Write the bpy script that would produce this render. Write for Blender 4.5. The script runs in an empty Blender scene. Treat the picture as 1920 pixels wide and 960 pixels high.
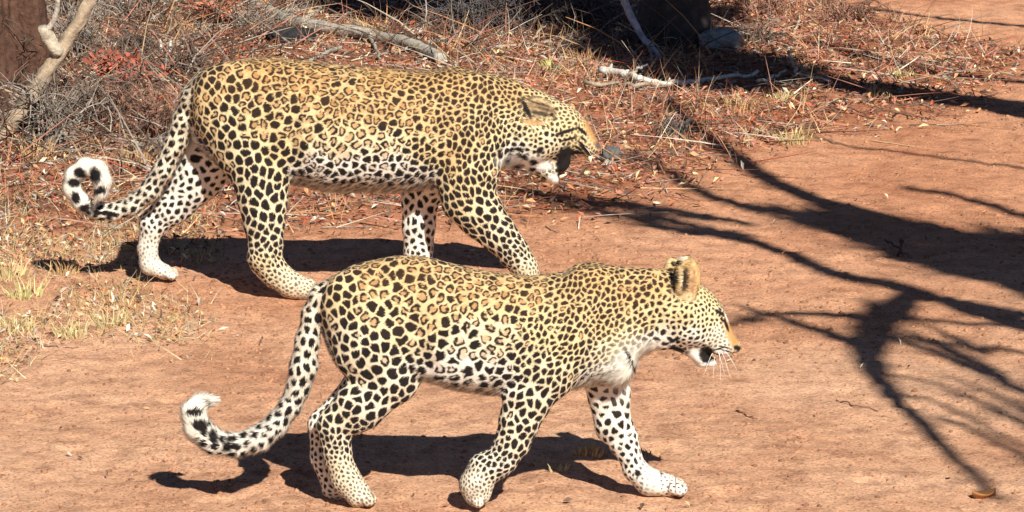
import bpy, math, random
import numpy as np
from mathutils import Vector, kdtree

rng = np.random.default_rng(7)
random.seed(7)
scene = bpy.context.scene
COL = scene.collection

# ------------------------------------------------------------------ camera
F_PX = 7500.0                      # focal length in pixels of a 1920 wide frame
CAM_H = 2.95                       # camera height: standing in a safari vehicle
PITCH = math.atan((480 + 1000) / F_PX)
cam = bpy.data.cameras.new("camera")
cam_ob = bpy.data.objects.new("camera", cam)
COL.objects.link(cam_ob)
cam.sensor_width = 36.0
cam.lens = F_PX / 1920 * 36.0
cam.clip_start = 0.1
cam.clip_end = 2000
cam_ob.location = (0, 0, CAM_H)
cam_ob.rotation_euler = (math.pi / 2 - PITCH, 0, 0)
scene.camera = cam_ob

# ------------------------------------------------------------------ light
SUN_EL = math.radians(39.5)
SUN_AZ = math.radians(21)          # to the right of straight behind the camera
SUN_DIR = Vector((math.sin(SUN_AZ) * math.cos(SUN_EL), -math.cos(SUN_AZ) * math.cos(SUN_EL), math.sin(SUN_EL)))
world = bpy.data.worlds.new("World")
scene.world = world
world.use_nodes = True
wn = world.node_tree
for n in list(wn.nodes):
    wn.nodes.remove(n)
sky = wn.nodes.new("ShaderNodeTexSky")
sky.sky_type = 'NISHITA'
sky.sun_disc = False
sky.sun_elevation = SUN_EL
sky.altitude = 2500
sky.air_density = 0.6
sky.dust_density = 0.3
sky.ozone_density = 2.0
sky.sun_rotation = math.atan2(SUN_DIR.x, SUN_DIR.y)
bg = wn.nodes.new("ShaderNodeBackground")
bg.inputs[1].default_value = 0.05
wo = wn.nodes.new("ShaderNodeOutputWorld")
wn.links.new(sky.outputs[0], bg.inputs[0])
wn.links.new(bg.outputs[0], wo.inputs[0])
sun = bpy.data.lights.new("sun", 'SUN')
sun.energy = 5.0
sun.angle = math.radians(0.55)
sun.color = (1.0, 0.95, 0.86)
sun_ob = bpy.data.objects.new("sun", sun)
COL.objects.link(sun_ob)
sun_ob.rotation_euler = (-SUN_DIR).to_track_quat('-Z', 'Y').to_euler()
scene.view_settings.view_transform = 'Standard'
scene.view_settings.look = 'None'
scene.view_settings.exposure = 0.62
scene.view_settings.gamma = 1.0

# ------------------------------------------------------------------ geometry of the view
CT, ST = math.cos(PITCH), math.sin(PITCH)

def ray(u, v):
    dx = (np.asarray(u, float) - 960) / F_PX
    dy = -(np.asarray(v, float) - 480) / F_PX
    return dx, CT + dy * ST, -ST + dy * CT

def ground_xy(u, v):
    x, y, z = ray(u, v)
    t = CAM_H / -z
    return x * t, y * t

def px_per_m(y):
    return F_PX / (y * CT + CAM_H * ST)

# ------------------------------------------------------------------ noise
def hash2(ix, iy, seed):
    h = (ix.astype(np.int64) * 374761393 + iy.astype(np.int64) * 668265263 + seed * 1442695041) & 0xffffffff
    h = ((h ^ (h >> 13)) * 1274126177) & 0xffffffff
    return ((h ^ (h >> 16)) & 0xffffff) / float(0xffffff)

def vnoise(x, y, seed=0):
    x = np.asarray(x, float); y = np.asarray(y, float)
    ix = np.floor(x); iy = np.floor(y)
    fx = x - ix; fy = y - iy
    fx = fx * fx * fx * (fx * (fx * 6 - 15) + 10); fy = fy * fy * fy * (fy * (fy * 6 - 15) + 10)
    a = hash2(ix, iy, seed); b = hash2(ix + 1, iy, seed)
    c = hash2(ix, iy + 1, seed); d = hash2(ix + 1, iy + 1, seed)
    return (a + (b - a) * fx) * (1 - fy) + (c + (d - c) * fx) * fy - 0.5

def hash3(ix, iy, iz, seed):
    return hash2(ix + 57 * iz, iy - 131 * iz, seed)

def vnoise3(x, y, z, seed=0):
    iz = np.floor(z); fz = z - iz
    fz = fz * fz * (3 - 2 * fz)
    def lay(k):
        ix = np.floor(x); iy = np.floor(y)
        fx = x - ix; fy = y - iy
        fx = fx * fx * (3 - 2 * fx); fy = fy * fy * (3 - 2 * fy)
        a = hash3(ix, iy, iz + k, seed); b = hash3(ix + 1, iy, iz + k, seed)
        c = hash3(ix, iy + 1, iz + k, seed); d = hash3(ix + 1, iy + 1, iz + k, seed)
        return (a + (b - a) * fx) * (1 - fy) + (c + (d - c) * fx) * fy
    return lay(0) * (1 - fz) + lay(1) * fz - 0.5

def sstep(a, b, x):
    t = np.clip((x - a) / (b - a), 0, 1)
    return t * t * (3 - 2 * t)

def brushy(x, y):
    """0 on the bare track, 1 in the littered bush ground behind it"""
    edge = 15.3 + 0.9 * vnoise(x * 0.9, y * 0.4, 5) + np.where(x > 0.3, (x - 0.3) * 1.7, 0) - np.where(x < -1.0, (-1.0 - x) * 0.5, 0)
    far_track = 20.6 + np.maximum(2.3 - x, -1) * 2.2 + 0.6 * vnoise(x * 1.2, y * 0.5, 15)
    return sstep(edge, edge + 1.3, y) * (1 - sstep(far_track, far_track + 0.8, y))

PRINTS = [(-1.08, 11.75, 0.1), (-0.62, 11.62, -0.1), (-1.35, 11.9, 0.0), (-0.88, 11.4, 0.1), (0.62, 11.35, 0.0), (1.05, 11.52, 0.15), (1.25, 12.5, 0.1), (0.85, 12.05, 0.0), (0.35, 14.2, 0.1), (0.9, 14.5, 0.1), (1.3, 14.9, 0.2), (-1.1, 12.55, 0.0), (-0.75, 12.45, 0.1)]

def terrain(x, y):
    x = np.asarray(x, float); y = np.asarray(y, float)
    b = brushy(x, y)
    z = 0.03 * vnoise(x * 0.55, y * 0.5, 1) * (0.35 + b) + 0.016 * vnoise(x * 2.1, y * 1.7, 2) * (0.6 + 1.2 * b)
    z += 0.013 * vnoise(x * 6.5, y * 5.5, 3) * (0.7 + 0.8 * b)
    z += 0.011 * vnoise(x * 17, y * 14, 4) * (0.65 + 0.5 * b)
    z += 0.009 * vnoise(x * 33, y * 31, 8) * (0.7 + 0.6 * vnoise(x * 2, y * 2, 12))
    z += 0.030 * np.clip(vnoise(x * 9 + 3, y * 9, 6) - 0.28, 0, 1)
    for (cx, cy, an) in PRINTS:
        m = (np.abs(x - cx) < 0.2) & (np.abs(y - cy) < 0.2)
        if not m.any(): continue
        px_ = (x - cx) * math.cos(an) + (y - cy) * math.sin(an); py_ = -(x - cx) * math.sin(an) + (y - cy) * math.cos(an)
        dip = np.exp(-((px_ / 0.036) ** 2 + (py_ / 0.034) ** 2) ** 2)
        for q in (-1.5, -0.5, 0.5, 1.5):
            dip = dip + np.exp(-(((px_ - 0.062 + 0.012 * abs(q)) / 0.017) ** 2 + ((py_ - q * 0.024) / 0.014) ** 2) ** 2)
        rim = np.exp(-((np.hypot(px_ - 0.02, py_) - 0.085) / 0.02) ** 2)
        z = z + np.where(m, -0.012 * dip + 0.005 * rim, 0)
    fade = 1 - sstep(40, 90, np.hypot(x, y - 14))
    return z * fade

# ------------------------------------------------------------------ helpers
def link(ob, parent=None):
    COL.objects.link(ob)
    if parent is not None:
        ob.parent = parent
    return ob

def tag(o, label=None, cat=None, group=None, kind=None):
    if label: o["label"] = label
    if cat: o["category"] = cat
    if group: o["group"] = group
    if kind: o["kind"] = kind
    return o

def mesh_np(name, verts, faces, mat, col=None, smooth=True, parent=None, normals=None):
    """faces: (n,k) int array, one polygon size"""
    verts = np.asarray(verts, np.float32); faces = np.asarray(faces, np.int32)
    me = bpy.data.meshes.new(name)
    nf, k = faces.shape
    me.vertices.add(len(verts)); me.vertices.foreach_set("co", verts.ravel())
    me.loops.add(nf * k); me.loops.foreach_set("vertex_index", faces.ravel())
    me.polygons.add(nf)
    me.polygons.foreach_set("loop_start", np.arange(0, nf * k, k, dtype=np.int32))
    me.update(calc_edges=True)
    me.polygons.foreach_set("use_smooth", np.full(nf, smooth, dtype=bool))
    if col is not None:
        a = me.color_attributes.new("tint", 'FLOAT_COLOR', 'POINT')
        c = np.ones((len(verts), 4), np.float32); c[:, :3] = col
        a.data.foreach_set("color", c.ravel())
    if normals is not None:
        me.normals_split_custom_set_from_vertices(np.asarray(normals, np.float32))
    me.materials.append(mat)
    ob = bpy.data.objects.new(name, me)
    return link(ob, parent)

def material(name, rough=0.8, noise_scale=0.0, noise_amt=0.25, bump=0.0, bump_scale=60, color=None, spec=0.3, stretch=None, sheen=0.0):
    m = bpy.data.materials.new(name); m.use_nodes = True
    nt = m.node_tree; p = nt.nodes["Principled BSDF"]
    p.inputs["Roughness"].default_value = rough
    p.inputs["Specular IOR Level"].default_value = spec
    if sheen:
        p.inputs["Sheen Weight"].default_value = sheen
    if color is None:
        a = nt.nodes.new("ShaderNodeAttribute"); a.attribute_name = "tint"; src = a.outputs["Color"]
    else:
        r = nt.nodes.new("ShaderNodeRGB"); r.outputs[0].default_value = (*color, 1); src = r.outputs[0]
    tc = nt.nodes.new("ShaderNodeTexCoord"); vec = tc.outputs["Object"]
    if stretch:
        mp = nt.nodes.new("ShaderNodeMapping"); mp.inputs["Scale"].default_value = stretch
        nt.links.new(vec, mp.inputs[0]); vec = mp.outputs[0]
    if noise_scale:
        n = nt.nodes.new("ShaderNodeTexNoise"); n.inputs["Scale"].default_value = noise_scale
        n.inputs["Detail"].default_value = 6; n.inputs["Roughness"].default_value = 0.65
        nt.links.new(vec, n.inputs["Vector"])
        mr = nt.nodes.new("ShaderNodeMapRange")
        mr.inputs[1].default_value = 0.3; mr.inputs[2].default_value = 0.7
        mr.inputs[3].default_value = 1 - noise_amt; mr.inputs[4].default_value = 1 + noise_amt
        nt.links.new(n.outputs[0], mr.inputs[0])
        mx = nt.nodes.new("ShaderNodeVectorMath"); mx.operation = 'SCALE'
        nt.links.new(src, mx.inputs[0]); nt.links.new(mr.outputs[0], mx.inputs["Scale"])
        src = mx.outputs[0]
    nt.links.new(src, p.inputs["Base Color"])
    if bump:
        n2 = nt.nodes.new("ShaderNodeTexNoise"); n2.inputs["Scale"].default_value = bump_scale
        n2.inputs["Detail"].default_value = 5
        nt.links.new(vec, n2.inputs["Vector"])
        b = nt.nodes.new("ShaderNodeBump"); b.inputs["Strength"].default_value = bump
        b.inputs["Distance"].default_value = 0.01
        nt.links.new(n2.outputs[0], b.inputs["Height"]); nt.links.new(b.outputs[0], p.inputs["Normal"])
    return m

M_BARK = material("bark", 0.9, 25, 0.45, 0.6, 70)
M_TWIG = material("dead_wood", 0.85, 40, 0.3)
M_LEAF = material("dry_leaf", 0.7, 30, 0.2)
M_GRASS = material("dry_grass", 0.65)
M_STONE = material("stone", 0.85, 18, 0.35, 0.6, 60)
M_PEBBLE = material("pebble", 0.95, 80, 0.2)

def tube(pts, radii, sides=6, col=None, jitter=0.0):
    """returns verts, quads, colours of a tapered tube along pts"""
    pts = np.asarray(pts, float); radii = np.asarray(radii, float)
    n = len(pts)
    tan = np.gradient(pts, axis=0); tan /= np.linalg.norm(tan, axis=1)[:, None] + 1e-9
    ref = np.array([0.31, 0.17, 0.93]) if abs(tan[:, 2]).mean() < 0.8 else np.array([0.9, 0.3, 0.1])
    a = np.cross(tan, ref); a /= np.linalg.norm(a, axis=1)[:, None] + 1e-9
    b = np.cross(tan, a)
    ang = np.linspace(0, 2 * math.pi, sides, endpoint=False)
    rr = radii[:, None] * (1 + jitter * (rng.random((n, sides)) - 0.5))
    v = pts[:, None, :] + rr[..., None] * (np.cos(ang)[None, :, None] * a[:, None, :] + np.sin(ang)[None, :, None] * b[:, None, :])
    v = v.reshape(-1, 3)
    i = np.arange(n - 1)[:, None] * sides; j = np.arange(sides)[None, :]; jn = (j + 1) % sides
    f = np.stack([i + j, i + jn, i + sides + jn, i + sides + j], -1).reshape(-1, 4)
    v = np.concatenate([v, pts[:1], pts[-1:]])
    s0 = len(v) - 2; s1 = len(v) - 1
    c0 = np.stack([np.full(sides, s0), jn[0], j[0], np.full(sides, s0)], -1)
    e = (n - 1) * sides
    c1 = np.stack([np.full(sides, s1), e + j[0], e + jn[0], np.full(sides, s1)], -1)
    return v, f, c0[:, :3], c1[:, :3]

class Mesh:
    """collects quads and triangles into ONE mesh"""
    def __init__(self): self.v = []; self.q = []; self.t = []; self.c = []; self.n = 0
    def add(self, v, q=None, t=None, col=(0.5, 0.5, 0.5)):
        v = np.asarray(v, float)
        if q is not None and len(q): self.q.append(np.asarray(q) + self.n)
        if t is not None and len(t): self.t.append(np.asarray(t) + self.n)
        self.v.append(v); c = np.empty((len(v), 3)); c[:] = col; self.c.append(c); self.n += len(v)
    def tube(self, pts, radii, sides=6, col=(0.4, 0.35, 0.3), jitter=0.15):
        v, f, c0, c1 = tube(pts, radii, sides, None, jitter)
        self.add(v, f, np.concatenate([c0, c1]), col)
    def build(self, name, mat, parent=None, smooth=True):
        v = np.concatenate(self.v); c = np.concatenate(self.c)
        fs = []
        if self.q: fs.append(np.concatenate(self.q))
        if self.t: fs.append(np.concatenate(self.t))
        me = bpy.data.meshes.new(name)
        loops = np.concatenate([f.ravel() for f in fs]).astype(np.int32)
        sizes = np.concatenate([np.full(len(f), f.shape[1]) for f in fs])
        starts = np.concatenate([[0], np.cumsum(sizes)[:-1]]).astype(np.int32)
        me.vertices.add(len(v)); me.vertices.foreach_set("co", v.astype(np.float32).ravel())
        me.loops.add(len(loops)); me.loops.foreach_set("vertex_index", loops)
        me.polygons.add(len(sizes)); me.polygons.foreach_set("loop_start", starts)
        me.update(calc_edges=True)
        me.polygons.foreach_set("use_smooth", np.full(len(sizes), smooth, dtype=bool))
        a = me.color_attributes.new("tint", 'FLOAT_COLOR', 'POINT')
        cc = np.ones((len(v), 4), np.float32); cc[:, :3] = c
        a.data.foreach_set("color", cc.ravel())
        me.materials.append(mat)
        return link(bpy.data.objects.new(name, me), parent)

def empty(name, loc):
    o = bpy.data.objects.new(name, None); o.location = loc; o.empty_display_size = 0.1
    return link(o)

def wobble(pts, n, amp):
    """resample a polyline to n points with a smooth random wander"""
    pts = np.asarray(pts, float)
    d = np.concatenate([[0], np.cumsum(np.linalg.norm(np.diff(pts, axis=0), axis=1))])
    s = np.linspace(0, d[-1], n)
    out = np.stack([np.interp(s, d, pts[:, k]) for k in range(3)], -1)
    for _ in range(2):
        out[1:-1] = 0.25 * out[:-2] + 0.5 * out[1:-1] + 0.25 * out[2:]
    w = rng.normal(0, amp, (n, 3)); w[0] = 0
    w[1:-1] = 0.5 * w[1:-1] + 0.25 * (w[:-2] + w[2:])
    return out + w

# ------------------------------------------------------------------ ground
def build_ground():
    xs = np.concatenate([-np.geomspace(300, 3.0, 26)[:-1], np.linspace(-3.0, 3.0, 360), np.geomspace(3.0, 300, 26)[1:]])
    yd = [9.3]
    while yd[-1] < 24.5:
        yd.append(yd[-1] + 0.017 * (yd[-1] / 11.0) ** 1.7)
    ys = np.concatenate([[-120, -60, -30, -15, -5, 0, 4, 7, 8.5], yd, yd[-1] + np.geomspace(0.15, 700, 30)])
    X, Y = np.meshgrid(xs, ys)
    Z = terrain(X, Y)
    v = np.stack([X, Y, Z], -1).reshape(-1, 3)
    nx = len(xs); ny = len(ys)
    i = np.arange(ny - 1)[:, None] * nx + np.arange(nx - 1)[None, :]
    f = np.stack([i, i + 1, i + nx + 1, i + nx], -1).reshape(-1, 4)
    m = bpy.data.materials.new("red_sand"); m.use_nodes = True
    nt = m.node_tree; p = nt.nodes["Principled BSDF"]
    p.inputs["Roughness"].default_value = 0.95; p.inputs["Specular IOR Level"].default_value = 0.15
    tc = nt.nodes.new("ShaderNodeTexCoord")
    def noise(scale, detail=6, rough=0.6):
        n = nt.nodes.new("ShaderNodeTexNoise"); n.inputs["Scale"].default_value = scale
        n.inputs["Detail"].default_value = detail; n.inputs["Roughness"].default_value = rough
        nt.links.new(tc.outputs["Object"], n.inputs["Vector"]); return n.outputs[0]
    def ramp(src, stops):
        r = nt.nodes.new("ShaderNodeValToRGB"); nt.links.new(src, r.inputs[0])
        e = r.color_ramp.elements
        while len(e) < len(stops): e.new(0.5)
        for k, (pos, c) in enumerate(stops):
            e[k].position = pos; e[k].color = (*c, 1)
        return r.outputs[0]
    def mix(a, b, fac, mode='MIX'):
        x = nt.nodes.new("ShaderNodeMix"); x.data_type = 'RGBA'; x.blend_type = mode
        if isinstance(fac, float): x.inputs[0].default_value = fac
        else: nt.links.new(fac, x.inputs[0])
        nt.links.new(a, x.inputs[6]); nt.links.new(b, x.inputs[7]); return x.outputs[2]
    big = ramp(noise(0.9, 4), [(0.30, (0.52, 0.255, 0.145)), (0.5, (0.67, 0.375, 0.228)), (0.68, (0.74, 0.445, 0.285))])
    mid = ramp(noise(9, 6, 0.7), [(0.3, (0.58, 0.52, 0.50)), (0.5, (1, 1, 1)), (0.72, (1.25, 1.25, 1.2))])
    c = mix(big, mid, 1.0, 'MULTIPLY')
    fine = ramp(noise(95, 4, 0.7), [(0.34, (0.36, 0.31, 0.30)), (0.46, (0.96, 0.96, 0.96)), (0.68, (1.3, 1.3, 1.25))])
    c = mix(c, fine, 0.9, 'MULTIPLY')
    nt.links.new(c, p.inputs["Base Color"])
    b1 = nt.nodes.new("ShaderNodeBump"); b1.inputs["Strength"].default_value = 0.8; b1.inputs["Distance"].default_value = 0.018
    nt.links.new(noise(55, 8, 0.75), b1.inputs["Height"])
    nt.links.new(b1.outputs[0], p.inputs["Normal"])
    at = nt.nodes.new("ShaderNodeAttribute"); at.attribute_name = "tint"
    c = mix(c, at.outputs["Color"], 1.0, 'MULTIPLY')
    nt.links.new(c, p.inputs["Base Color"])
    b = brushy(v[:, 0], v[:, 1])[:, None]
    far = sstep(12.2, 16.0, v[:, 1])[:, None] * (1 - b)
    tint = 1 + far * (np.array((0.92, 0.80, 0.74)) - 1) + b * (np.array((0.60, 0.42, 0.36)) - 1)
    o = mesh_np("ground", v, f, m, tint)
    tag(o, "bare red orange sandy track and bush ground", kind="structure")
build_ground()

# ------------------------------------------------------------------ leopards
class Chain:
    """limb: rows of (u, v in image px, w sideways px, radius, sideways flattening)"""
    def __init__(self, rows, tan):
        r = np.asarray(rows, float)
        self.p = np.stack([r[:, 0], r[:, 2], r[:, 1] + tan * r[:, 2]], -1)     # u, w, v in the body plane
        self.r = r[:, 3]; self.k = r[:, 4] if r.shape[1] > 4 else np.ones(len(r))
    def box(self, m):
        R = self.r[:, None] * 1.3 + m
        return (self.p - R).min(0), (self.p + R).max(0)
    def sdf(self, P, blend=6.0, want_dir=False):
        best = None; bd = None; bs = None; raw = None
        for i in range(len(self.p) - 1):
            k = 0.5 * (self.k[i] + self.k[i + 1])
            a = self.p[i] * (1, 1 / k, 1); b = self.p[i + 1] * (1, 1 / k, 1)
            q = P * np.array((1, 1 / k, 1)); ab = b - a
            h = np.clip(((q - a) @ ab) / (ab @ ab + 1e-9), 0, 1)
            d = np.linalg.norm(q - a - h[..., None] * ab, axis=-1) - (self.r[i] + h * (self.r[i + 1] - self.r[i]))
            if best is None:
                best = d; raw = d.copy(); bs = i + h
            else:
                bs = np.where(d < raw, i + h, bs); raw = np.minimum(raw, d)
                best = smin(best, d, blend)
        return (best, bs) if want_dir else best

def smin(a, b, k):
    h = np.clip(0.5 + 0.5 * (b - a) / k, 0, 1)
    return b + (a - b) * h - k * h * (1 - h)

def loft_sdf(table, P, pw=2.25):
    t = np.asarray(table, float)
    u = np.linspace(t[0, 0], t[-1, 0], 700)
    prof = []
    for c in (1, 2, 3):
        y = np.interp(u, t[:, 0], t[:, c])
        ker = np.exp(-0.5 * (np.arange(-12, 13) / 5.0) ** 2); ker /= ker.sum()
        yp = np.concatenate([np.full(12, y[0]), y, np.full(12, y[-1])])
        prof.append(np.convolve(yp, ker, 'valid'))
    top = np.interp(P[..., 0], u, prof[0]); bot = np.interp(P[..., 0], u, prof[1]); hw = np.interp(P[..., 0], u, prof[2])
    c = (top + bot) / 2; hh = np.maximum((bot - top) / 2, 1)
    q = ((np.abs(P[..., 1]) / hw) ** pw + (np.abs(P[..., 2] - c) / hh) ** pw) ** (1 / pw)
    f = (q - 1) * np.minimum(hh, hw)
    du = np.maximum(np.maximum(t[0, 0] - P[..., 0], P[..., 0] - t[-1, 0]), 0)
    return np.where(du > 0, np.sqrt(np.maximum(f, 0) ** 2 + du ** 2), f), (P[..., 2] - c) / hh

def ellipsoid(P, c, r, tilt=0.0):
    """approximate signed distance; tilt rotates in the u-v plane"""
    d = P - np.array(c)
    if tilt:
        ct, s = math.cos(tilt), math.sin(tilt)
        d = np.stack([d[..., 0] * ct + d[..., 2] * s, d[..., 1], -d[..., 0] * s + d[..., 2] * ct], -1)
    q = np.linalg.norm(d / np.array(r), axis=-1)
    g = np.linalg.norm(d / np.array(r) ** 2, axis=-1) + 1e-9
    return q * (q - 1) / g

def surface_nets(F, origin, step):
    nx, ny, nz = F.shape
    ins = F < 0
    C = lambda A, i, j, k: A[i:nx - 1 + i, j:ny - 1 + j, k:nz - 1 + k]
    cnt = np.zeros((nx - 1, ny - 1, nz - 1), np.int8)
    for i in (0, 1):
        for j in (0, 1):
            for k in (0, 1): cnt += C(ins, i, j, k)
    cells = np.argwhere((cnt > 0) & (cnt < 8))
    idx = -np.ones(cnt.shape, np.int32); idx[tuple(cells.T)] = np.arange(len(cells))
    acc = np.zeros((len(cells), 3)); num = np.zeros(len(cells))
    cor = [(i, j, k) for i in (0, 1) for j in (0, 1) for k in (0, 1)]
    for a in range(8):
        for b in range(a + 1, 8):
            A = np.array(cor[a]); B = np.array(cor[b])
            if abs(A - B).sum() != 1: continue
            fa = F[tuple((cells + A).T)]; fb = F[tuple((cells + B).T)]
            m = (fa < 0) != (fb < 0)
            t = fa[m] / (fa[m] - fb[m])
            acc[m] += A + t[:, None] * (B - A); num[m] += 1
    v = (cells + acc / num[:, None]) * step + origin
    faces = []
    for ax in range(3):
        sl0 = [slice(1, -1)] * 3; sl1 = [slice(1, -1)] * 3
        sl0[ax] = slice(0, -1); sl1[ax] = slice(1, None)
        s0 = ins[tuple(sl0)]; s1 = ins[tuple(sl1)]
        e = np.argwhere(s0 != s1)
        flip = s0[tuple(e.T)]
        off = np.ones(3, int); off[ax] = 0
        e = e + off
        o1 = np.zeros(3, int); o2 = np.zeros(3, int); o1[(ax + 1) % 3] = 1; o2[(ax + 2) % 3] = 1
        q = np.stack([idx[tuple((e - o1 - o2).T)], idx[tuple((e - o2).T)], idx[tuple(e.T)], idx[tuple((e - o1).T)]], -1)
        q[~flip] = q[~flip][:, ::-1]
        faces.append(q)
    f = np.concatenate(faces); f = f[(f >= 0).all(1)]
    return v, f

def idw(ctrl, u, v, p=3.0):
    c = np.asarray(ctrl, float)
    out = np.zeros((len(u), c.shape[1] - 2)); W = np.zeros(len(u))
    for row in c:
        w = 1.0 / (((u - row[0]) ** 2 + (v - row[1]) ** 2) ** (p / 2) + 30.0)
        out += w[:, None] * row[2:]; W += w
    return out / W[:, None]

M_COAT = material("leopard_coat", 0.8, spec=0.2, sheen=0.05)
M_EYE = material("eye", 0.1, color=(0.35, 0.22, 0.04), spec=0.6)
M_TOOTH = material("tooth", 0.35, color=(0.75, 0.66, 0.45))
M_WHISKER = material("whisker", 0.5, color=(0.85, 0.83, 0.78))
M_TONGUE = material("tongue", 0.5, color=(0.28, 0.085, 0.075))

GOLD = np.array((0.47, 0.265, 0.09)); CREAM = np.array((0.66, 0.52, 0.285)); WHITE = np.array((0.75, 0.70, 0.605))
BLACK = np.array((0.012, 0.009, 0.008)); INNER = np.array((0.36, 0.165, 0.055))

def build_leopard(S):
    vg = S['ground_v']
    Yc = float(ground_xy(960, vg)[1])
    tan = float((vg + 1000) / F_PX)
    mpp = 1.0 / px_per_m(Yc)
    def to_world(p):
        dx, dy, dz = ray(p[..., 0], p[..., 2])
        t = Yc / dy
        return np.stack([dx * t, Yc + p[..., 1] * mpp, CAM_H + dz * t], -1)
    groups = {k: [Chain(r, tan) for r in rs] for k, rs in S['chains'].items()}
    # ---- field
    lo, hi, step = np.array(S['lo'], float), np.array(S['hi'], float), 3.0
    n = np.ceil((hi - lo) / step).astype(int) + 1
    F = np.full(n, 60.0, np.float32)
    ax = [lo[i] + np.arange(n[i]) * step for i in range(3)]
    def apply(fn, a, b, k, sub=False):
        i0 = np.clip(((np.asarray(a) - lo) / step).astype(int), 0, n - 1); i1 = np.clip(((np.asarray(b) - lo) / step).astype(int) + 2, 1, n)
        sl = tuple(slice(i0[d], i1[d]) for d in range(3))
        P = np.stack(np.meshgrid(*[ax[d][sl[d]] for d in range(3)], indexing='ij'), -1)
        d = fn(P).astype(np.float32)
        F[sl] = -smin(-F[sl], d, k) if sub else smin(F[sl], d, k)
    apply(lambda P: loft_sdf(S['torso'], P)[0], lo, hi, 0.01)
    for k, cs in groups.items():
        for c in cs:
            a, b = c.box(30)
            bl = {'tail': 10, 'jaw': 8}.get(k, 16)
            apply(lambda P, c=c: c.sdf(P, 10), a, b, bl)
    for (c, r, tilt, k) in S['lumps']:
        for sgn in ((1, -1) if c[2] else (1,)):
            cc = np.array((c[0], c[2] * sgn, c[1] - tan * abs(c[2])), float)
            R = max(r) + 25
            apply(lambda P: ellipsoid(P, cc, r, tilt), cc - R, cc + R, k)
    for (c, r, tilt) in S['ears'] + []:
        cc = np.array((c[0], c[2], c[1] + tan * c[2])); R = max(r) + 20
        apply(lambda P: ellipsoid(P, cc, r, tilt), cc - R, cc + R, 5)
        sg = -1 if c[2] < 0 else 1
        c2 = cc + np.array((S['ear_cut'][0], sg * (r[1] + 5), S['ear_cut'][1])); r2 = np.array(r) * (0.72, 0.95, 0.72)
        apply(lambda P: ellipsoid(P, c2, r2, tilt), c2 - R, c2 + R, 3, True)
    for rows in S['cuts']:
        c = Chain(rows, 0.0); a, b = c.box(12)
        apply(lambda P: c.sdf(P, 4), a, b, 4, True)
    for (rows, kk) in S['grooves']:                    # soft hollows between muscles
        for sg in (1, -1):
            c = Chain([(u, v, w * sg, r) for (u, v, w, r) in rows], 0.0); c.p[:, 2] -= tan * np.abs(c.p[:, 1])
            a, b = c.box(30); apply(lambda P: c.sdf(P, 4), a, b, kk, True)
    for paw in S['paws']:                              # four toes on each paw
        (u, v, w, du, dv, r, sp) = paw
        for q in (-1.5, -0.5, 0.5, 1.5):
            ww = w + q * sp; ex = 1.12 - 0.2 * abs(q)
            c = Chain([(u, v, ww, r * 0.9), (u + du * ex, v + dv * ex, ww * 1.0 + q * 1.5, r)], 0.0)
            c.p[:, 2] += tan * w
            a, b = c.box(12)
            apply(lambda P: c.sdf(P, 2), a, b, 2)
    V, Q = surface_nets(F, lo, step)
    for _ in range(2):                                 # relax the lattice steps away
        acc = np.zeros_like(V); cn = np.zeros(len(V))
        for i in range(4):
            for j in ((i + 1) % 4, (i + 3) % 4):
                np.add.at(acc, Q[:, i], V[Q[:, j]]); np.add.at(cn, Q[:, i], 1)
        V = V + 0.5 * (acc / cn[:, None] - V)
    # ---- subdivide once so that the coat pattern has the resolution of the picture
    E = np.concatenate([Q[:, [0, 1]], Q[:, [1, 2]], Q[:, [2, 3]], Q[:, [3, 0]]])
    Es = np.sort(E, 1); key = Es[:, 0].astype(np.int64) * len(V) + Es[:, 1]
    uq, inv = np.unique(key, return_inverse=True)
    mid = 0.5 * (V[uq // len(V)] + V[uq % len(V)])
    cen = V[Q].mean(1); nQ = len(Q); nV = len(V)
    em = (nV + inv).reshape(4, nQ); cf = nV + len(uq) + np.arange(nQ)
    Q2 = np.concatenate([np.stack([Q[:, i], em[i], cf, em[(i + 3) % 4]], -1) for i in range(4)])
    V2 = np.concatenate([V, mid, cen]); Q = Q2; V = V2
    acc = np.zeros_like(V); cn = np.zeros(len(V))
    for i in range(4):
        for j in ((i + 1) % 4, (i + 3) % 4):
            np.add.at(acc, Q[:, i], V[Q[:, j]]); np.add.at(cn, Q[:, i], 1)
    V = V + 0.5 * (acc / cn[:, None] - V)
    fn = np.cross(V[Q[:, 2]] - V[Q[:, 0]], V[Q[:, 3]] - V[Q[:, 1]]); N = np.zeros_like(V)
    for i in range(4): np.add.at(N, Q[:, i], fn)
    N /= np.linalg.norm(N, axis=1)[:, None] + 1e-9
    sgn_ = 1 if (fn * (V[Q].mean(1) - V.mean(0))).sum() > 0 else -1
    rel = 5.0 * vnoise3(V[:, 0] / 62, V[:, 1] / 62, V[:, 2] / 62, 70) + 2.6 * vnoise3(V[:, 0] / 26, V[:, 1] / 26, V[:, 2] / 26, 71) + 1.3 * vnoise3(V[:, 0] / 9, V[:, 1] / 9, V[:, 2] / 9, 72)
    V = V + N * (sgn_ * rel)[:, None]
    # normals in local space
    fn = np.cross(V[Q[:, 2]] - V[Q[:, 0]], V[Q[:, 3]] - V[Q[:, 1]])
    N = np.zeros_like(V)
    for i in range(4): np.add.at(N, Q[:, i], fn)
    N /= np.linalg.norm(N, axis=1)[:, None] + 1e-9
    fc = V[Q].mean(1)
    if (fn * (fc - V.mean(0))).sum() < 0: N = -N
    # ---- which part every point belongs to
    names = ['torso'] + list(groups)
    D = [loft_sdf(S['torso'], V)]
    height = D[0][1]
    dist = [D[0][0]]; along = [np.zeros(len(V))]; tang = [np.tile((-1.0, 0, 0.28), (len(V), 1))]
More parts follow.
